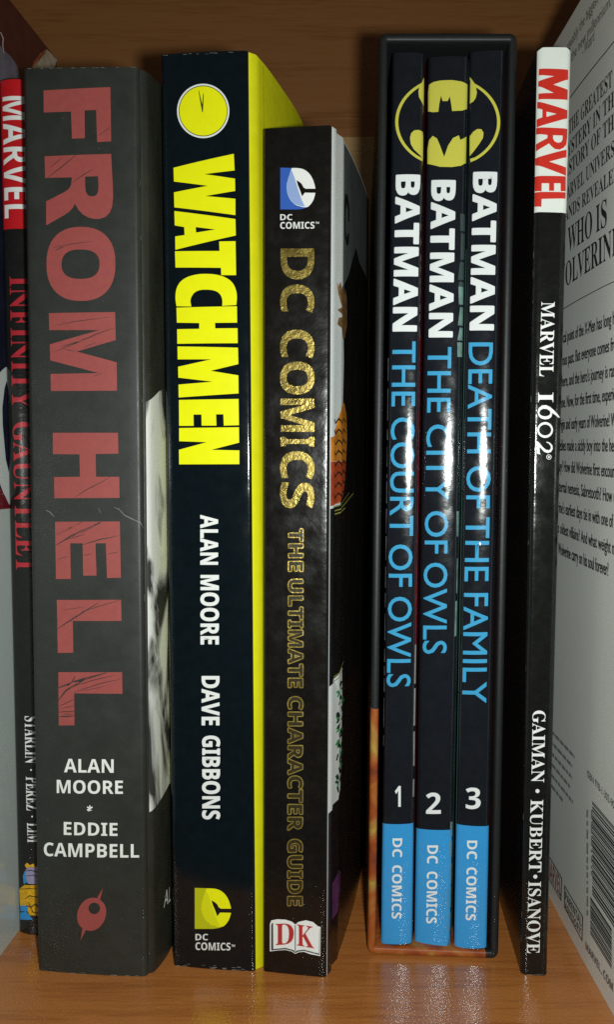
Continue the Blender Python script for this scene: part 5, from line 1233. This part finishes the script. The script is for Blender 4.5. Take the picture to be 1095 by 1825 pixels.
for s, x0, b0, x1, b1 in (
        ('focal point of the X-Men has long held', 1001, 613, 1108, 573.5), ('nerous past. But everyone comes from', 997, 654, 1107, 621.5),
        ('where, and the hero\'s journey is rarely', 999, 690, 1108, 669), ('one. Now, for the first time, experience', 1001, 727, 1111, 711),
        ('origin and early years of Wolverine! What', 997, 766, 1110, 758.5), ('feebles made a sickly boy into the hero', 995, 803, 1104, 805),
        ('today? How did Wolverine first encounter', 991, 839, 1108, 852.5), ('his eternal nemesis, Sabretooth? How do', 988, 874, 1105, 897.5),
        ('Wolverine\'s earliest days tie in with one of', 982, 909, 1095, 940.5), ('men\'s oldest villains? And what weight must', 986, 945, 1111, 994),
        ('Wolverine carry on his soul forever?', 997, 987, 1086.5, 1027)):
    body += line(s, 'G', x0, b0, x1, b1, 24)
add(wol, L, 'body_lettering', body, ink, fat=0.00006)
tp = line('arguably the biggest event', 'G', 1010, 97, 1090, -32, 21) + line('of the new millennium.', 'G', 1012, 122, 1091, 9, 21) + line('- Wizard', 'G', 1040, 101, 1061, 71.5, 20)
add(wol, L, 'quote_lettering', tp, soft_ink)
rl = [stroke(L, [(1005, 190), (1017, 175), (1035, 151), (1056, 124), (1078, 97), (1094, 77), (1106, 62)], 1.5, taper=False),
      stroke(L, [(1000, 554), (1005, 551), (1030, 536), (1058, 521), (1078, 510.5), (1094, 503), (1106, 498)], 1.4, taper=False)]
for q in rl:
    add(wol, L, 'rule_line', [q], ink)
# small print too small to read, set as broken grey dashes
random.seed(5)
fp = []
for i in range(6):
    x0, y0 = 984, 1303 + i * 19.3
    x1 = (1026, 1022, 1022, 1018, 1023, 1005)[i]
    x = x0
    while x < x1:
        xe = min(x1, x + random.uniform(3.5, 8))
        q = []
        for xx, o in ((x, -3.2), (xe, -3.2), (xe, 3.2), (x, 3.2)):
            p = persp(x0, y0, xx)
            q.append((p[0], p[1] + o))
        fp.append([L.inv(*p) for p in q])
        x = xe + 1.1
for col, w, y0, y1 in ((1049, 3.0, 1442, 1626), (1056.5, 2.4, 1442, 1560)):
    y = y0
    while y < y1:
        ye = y + random.uniform(7, 24)
        fp.append([L.inv(*p) for p in ((col - w / 2, y), (col + w / 2, y + 2), (col + w / 2 - .4, ye), (col - w / 2 - .4, ye - 2))])
        y = ye + random.uniform(2, 5)
add(wol, L, 'small_print', fp, mat('small_print_ink', (0.26, 0.285, 0.265), 0.35))
isb = line('ISBN 978-1-302-90471', 'G', 1048.5, 1384, 1106, 1454, 14)
add(wol, L, 'code_lettering', isb, ink)
bars = []
y = 1427.0
while y < 1592:
    t = random.choice((1.6, 2.2, 3.4, 4.6))
    bars.append([L.inv(*p) for p in (persp(1057, y, 1057.5), persp(1057, y, 1110), persp(1057, y + t, 1110), persp(1057, y + t, 1057.5))])
    y += t + random.choice((1.3, 1.5, 2.2, 3.2))
y = 1598.0
while y < 1666:
    t = random.choice((1.3, 2.2, 3.4, 4.6))
    bars.append([L.inv(*p) for p in (persp(1054, y, 1054), persp(1054, y, 1092), persp(1054, y + t, 1092), persp(1054, y + t, 1054))])
    y += t + random.choice((1.2, 1.5, 2.6))
o = add(wol, L, 'barcode', bars, ink, label='black barcode lines')
def frame_loops(a, bq, c, d, w=1.2):
    cx, cy = (a[0] + bq[0] + c[0] + d[0]) / 4, (a[1] + bq[1] + c[1] + d[1]) / 4
    out = [L.inv(*p) for p in (a, bq, c, d)]
    us = [p[0] for p in out]; e = 0.0005
    (ua, va), (ub, vb), (uc, vc), (ud, vd) = out
    s = 1 if ub > ua else -1
    return [out, [(ua + s * e * 1.6, va - e), (ub - s * e * 1.6, vb - e), (uc - s * e * 1.6, vc + e), (ud + s * e * 1.6, vd + e)]]
add(wol, L, 'advisory_box', frame_loops((1007.7, 1577), (1041, 1634), (1039.7, 1679), (1007, 1617)), ink)
pa = text_loops(L, 'PARENTAL', 'B', ((1009.5, 1603), (1009.5, 1588), (1038, 1652), (1038.3, 1637)))
pa += text_loops(L, 'ADVISORY', 'B', ((1009, 1618), (1009, 1606), (1037, 1668), (1037.5, 1655)))
add(wol, L, 'advisory_lettering', pa, ink, h=0.00016)
add(wol, L, 'logo_box', frame_loops((975, 1516), (1003.7, 1565), (1002, 1607), (974, 1556)), ink)
add(wol, L, 'logo_lettering', text_loops(L, 'MARVEL', 'B', ((977, 1557), (977, 1524), (1001.5, 1600), (1002.5, 1567))), mat('pale_red_ink', (0.28, 0.10, 0.085), 0.4), h=0.00016)
add(wol, L, 'address_lettering', line('MARVEL', 'B', 1045.5, 1691, 1072, 1733, 14) + line('COM', 'B', 1077, 1741, 1094, 1768, 15) + [[L.inv(*p) for p in ((1073, 1732), (1075, 1735), (1075, 1738), (1073, 1735))]], ink)

# ================================================================== thin black book with the red block, far left
red_blk = mat('red_block', (0.48, 0.012, 0.016), 0.25, 0.5, bump=0.2, bscale=400, var=0.05)
inf_black = mat('ribbed_black', (0.012, 0.012, 0.011), 0.17, 0.5, bump=0.25, bscale=350, var=0.2, rvar=0.05)
inf_red = mat('deep_red_ink', (0.40, 0.024, 0.034), 0.2, 0.5, bump=0.25, bscale=350)
c5 = ((36, 1664), (93, 1669), (1, 140), (60, 138))
inf = Book('slim_book', 'slim black book with a red block and red serif lettering beside the thick grey paperback', c5, depth=0.16, bulge=0.0016, r=0.0014,
           spine_mat=inf_black, right_mat=inf_black, left_mat=inf_black, page_mat=white_page)
S = inf.spine
a = S.inv(8, 409.6)[1]
e = 0.0002
add(inf, S, 'red_block', [[(e, a), (inf.fr.w - e, a), (inf.fr.w - e, inf.fr.h - .0003), (e, inf.fr.h - .0003)]], red_blk)
add(inf, S, 'block_lettering', down(S, 'MARVEL', 'B', 5, 52, 174, 390, 9, 56), white_ink, h=0.0002)
add(inf, S, 'title_lettering', down(S, 'INFINITY', 'S', 17, 58, 493, 730, 22, 62) + down(S, 'GAUNTLET', 'S', 23, 63, 752, 1021, 29, 68), inf_red)
add(inf, S, 'author_lettering', down(S, 'STARLIN', 'S', 44, 68, 1276, 1360, 45, 69) + down(S, 'PEREZ', 'S', 46, 70, 1384, 1444, 47, 71) +
    down(S, 'LIM', 'S', 48, 72, 1466, 1501, 49, 73) + [px_loop(S, superell(55, 1372, 1.6, 1.6, 2, 10)), px_loop(S, superell(57, 1455, 1.6, 1.6, 2, 10))], white_ink)
KG = lambda pts: [(p / 3.42, 1350 + q / 3.42) for p, q in pts]
add(inf, S, 'lilac_patch', [px_loop(S, KG([(150, 690), (172, 668), (240, 660), (245, 770), (170, 768), (158, 735)]))], mat('lilac_ink', (0.30, 0.27, 0.42), .2))
add(inf, S, 'yellow_patch', [px_loop(S, KG([(118, 800), (150, 775), (250, 772), (250, 960), (180, 960), (165, 930), (122, 905)])), px_loop(S, KG([(150, 655), (165, 640), (180, 655), (205, 645), (210, 668), (160, 672)]))], mat('amber_ink', (0.66, 0.36, 0.012), .2, var=.3, vscale=700))
add(inf, S, 'blue_patch', [px_loop(S, KG([(122, 945), (160, 935), (200, 985), (125, 985)])), px_loop(S, KG([(125, 900), (170, 900), (170, 935), (125, 935)])), px_loop(S, KG([(140, 720), (152, 690), (165, 760), (145, 770)]))], mat('sky_ink', (0.03, 0.26, 0.60), .2), h=.00018)
dk = [stroke(S, KG([(150, 690), (190, 685), (240, 700)]), 1.6), stroke(S, KG([(160, 720), (200, 715), (240, 730)]), 1.3), stroke(S, KG([(155, 860), (180, 840), (240, 850)]), 2), stroke(S, KG([(160, 900), (190, 910), (215, 890), (240, 920)]), 2.4),
      stroke(S, KG([(175, 880), (200, 940), (240, 950)]), 1.8), stroke(S, KG([(120, 800), (180, 795), (240, 800)]), 1.4)]
add(inf, S, 'patch_lines', dk, black_ink, h=.00024)

# ================================================================== large pale book at the left edge
B0p = [at_height(0, 1703.6), at_height(11.7, 1690.5), at_height(32, 1660)]
dirn = (at_height(32, 1660) - at_height(0, 1703.6)).normalized()
pl_n = Vector((dirn.y, -dirn.x, 0)).normalized()
corner = at_plane(101, 107, B0p[0], pl_n)
hh = corner.z
fore = Vector((corner.x, corner.y, 0))
nearp = B0p[0] - dirn * 0.09
far_len = (fore - nearp).length
dx = Vector((dirn.y, -dirn.x, 0)).normalized()
lfr = PxFrame(nearp - dx * 0.012, nearp, hh)
pale_l = mat('pale_left_cover', (0.50, 0.55, 0.52), 0.22, 0.5, bump=0.05, bscale=80, var=0.03)
big_l = Book('large_picture_book', 'large pale book at the left edge with a dark red top to its cover', (lfr,), depth=far_len, bulge=0.0003, r=0.001,
             right=[(lfr.w + 1e-5, far_len * i / 4) for i in range(1, 5)], spine_mat=pale_l, right_mat=pale_l, left_mat=pale_l, page_mat=white_page, fore=0.002)
R = big_l.right
v_a = R.inv(10, 906)[1]; v_b = R.inv(20, 300)[1]
um = R.u1 - 0.0004
add(big_l, R, 'navy_panel', [[(0.003, v_a), (um, v_a), (um, v_b), (0.003, v_b)]], mat('navy_panel', (0.012, 0.013, 0.028), 0.25, 0.5, var=.4, vscale=120))
add(big_l, R, 'maroon_panel', [[(0.003, v_b), (um, v_b), (um, hh - .00003), (0.003, hh - .00003)]], mat('maroon_panel', (0.055, 0.013, 0.014), 0.25, 0.5, var=.4, vscale=90), label='dark red top of the cover')
KH = lambda pts: [(p / 4.564, 560 + q / 4.564) for p, q in pts]
add(big_l, R, 'white_shape', [px_loop(R, KH([(-60, 620), (-30, 500), (10, 455), (40, 430), (60, 425), (62, 500), (30, 600), (12, 760), (15, 900), (40, 1180), (90, 1390), (90, 1580), (40, 1500), (0, 1400), (-60, 1200)]))],
    mat('cover_white', (0.62, 0.66, 0.63), .22), h=.00018)
add(big_l, R, 'red_shape', [px_loop(R, KH([(-40, 1400), (0, 1420), (40, 1490), (80, 1580), (0, 1588), (-40, 1590)]))], mat('cover_red', (0.16, 0.012, 0.02), .22), h=.00022)
K0 = lambda pts: [(p / 3.65, q / 3.65) for p, q in pts]
add(big_l, R, 'grey_shape', [px_loop(R, K0([(-60, 520), (-60, 300), (-10, 290), (20, 330), (60, 360), (90, 400), (110, 440), (125, 500), (100, 560)]))], mat('cover_slate', (0.13, 0.13, 0.17), .22, var=.3, vscale=150), h=.00018)
add(big_l, R, 'pale_stroke', [stroke(R, K0([(-30, 200), (0, 215), (14, 250), (12, 300), (20, 345)]), 2.2)], mat('cover_pale_line', (0.45, 0.42, 0.40), .22), h=.00022)
add(big_l, R, 'pale_corner', [px_loop(R, K0([(205, 440), (215, 400), (260, 345), (300, 322), (330, 350), (366, 388), (352, 438), (300, 470), (240, 470)]))], mat('cover_cream', (0.42, 0.36, 0.27), .22, var=.35, vscale=160), h=.00018)
add(big_l, R, 'orange_stroke', [stroke(R, K0([(200, 440), (235, 385), (290, 325)]), 5), stroke(R, K0([(225, 430), (255, 380), (290, 340)]), 2.5)], mat('cover_orange', (0.26, 0.06, 0.02), .22), h=.00024)

# ================================================================== plain tan board standing at the back
tanw = wood('tan_board', (0.36, 0.22, 0.085), (0.46, 0.29, 0.12), 0.45, 'x', seed=5.5)
pz = at_plane(635, 243, Vector((0, BACK_Y - 0.004, 0)), Vector((0, 1, 0)))
tb = block('board', pz.x - 0.05, pz.x + 0.06, BACK_Y - 0.004, BACK_Y - 0.0005, 0.0002, pz.z, tanw, 0.0006)
tb['label'] = 'plain tan board standing against the back between the black guide and the slipcase'
tb['category'] = 'board'
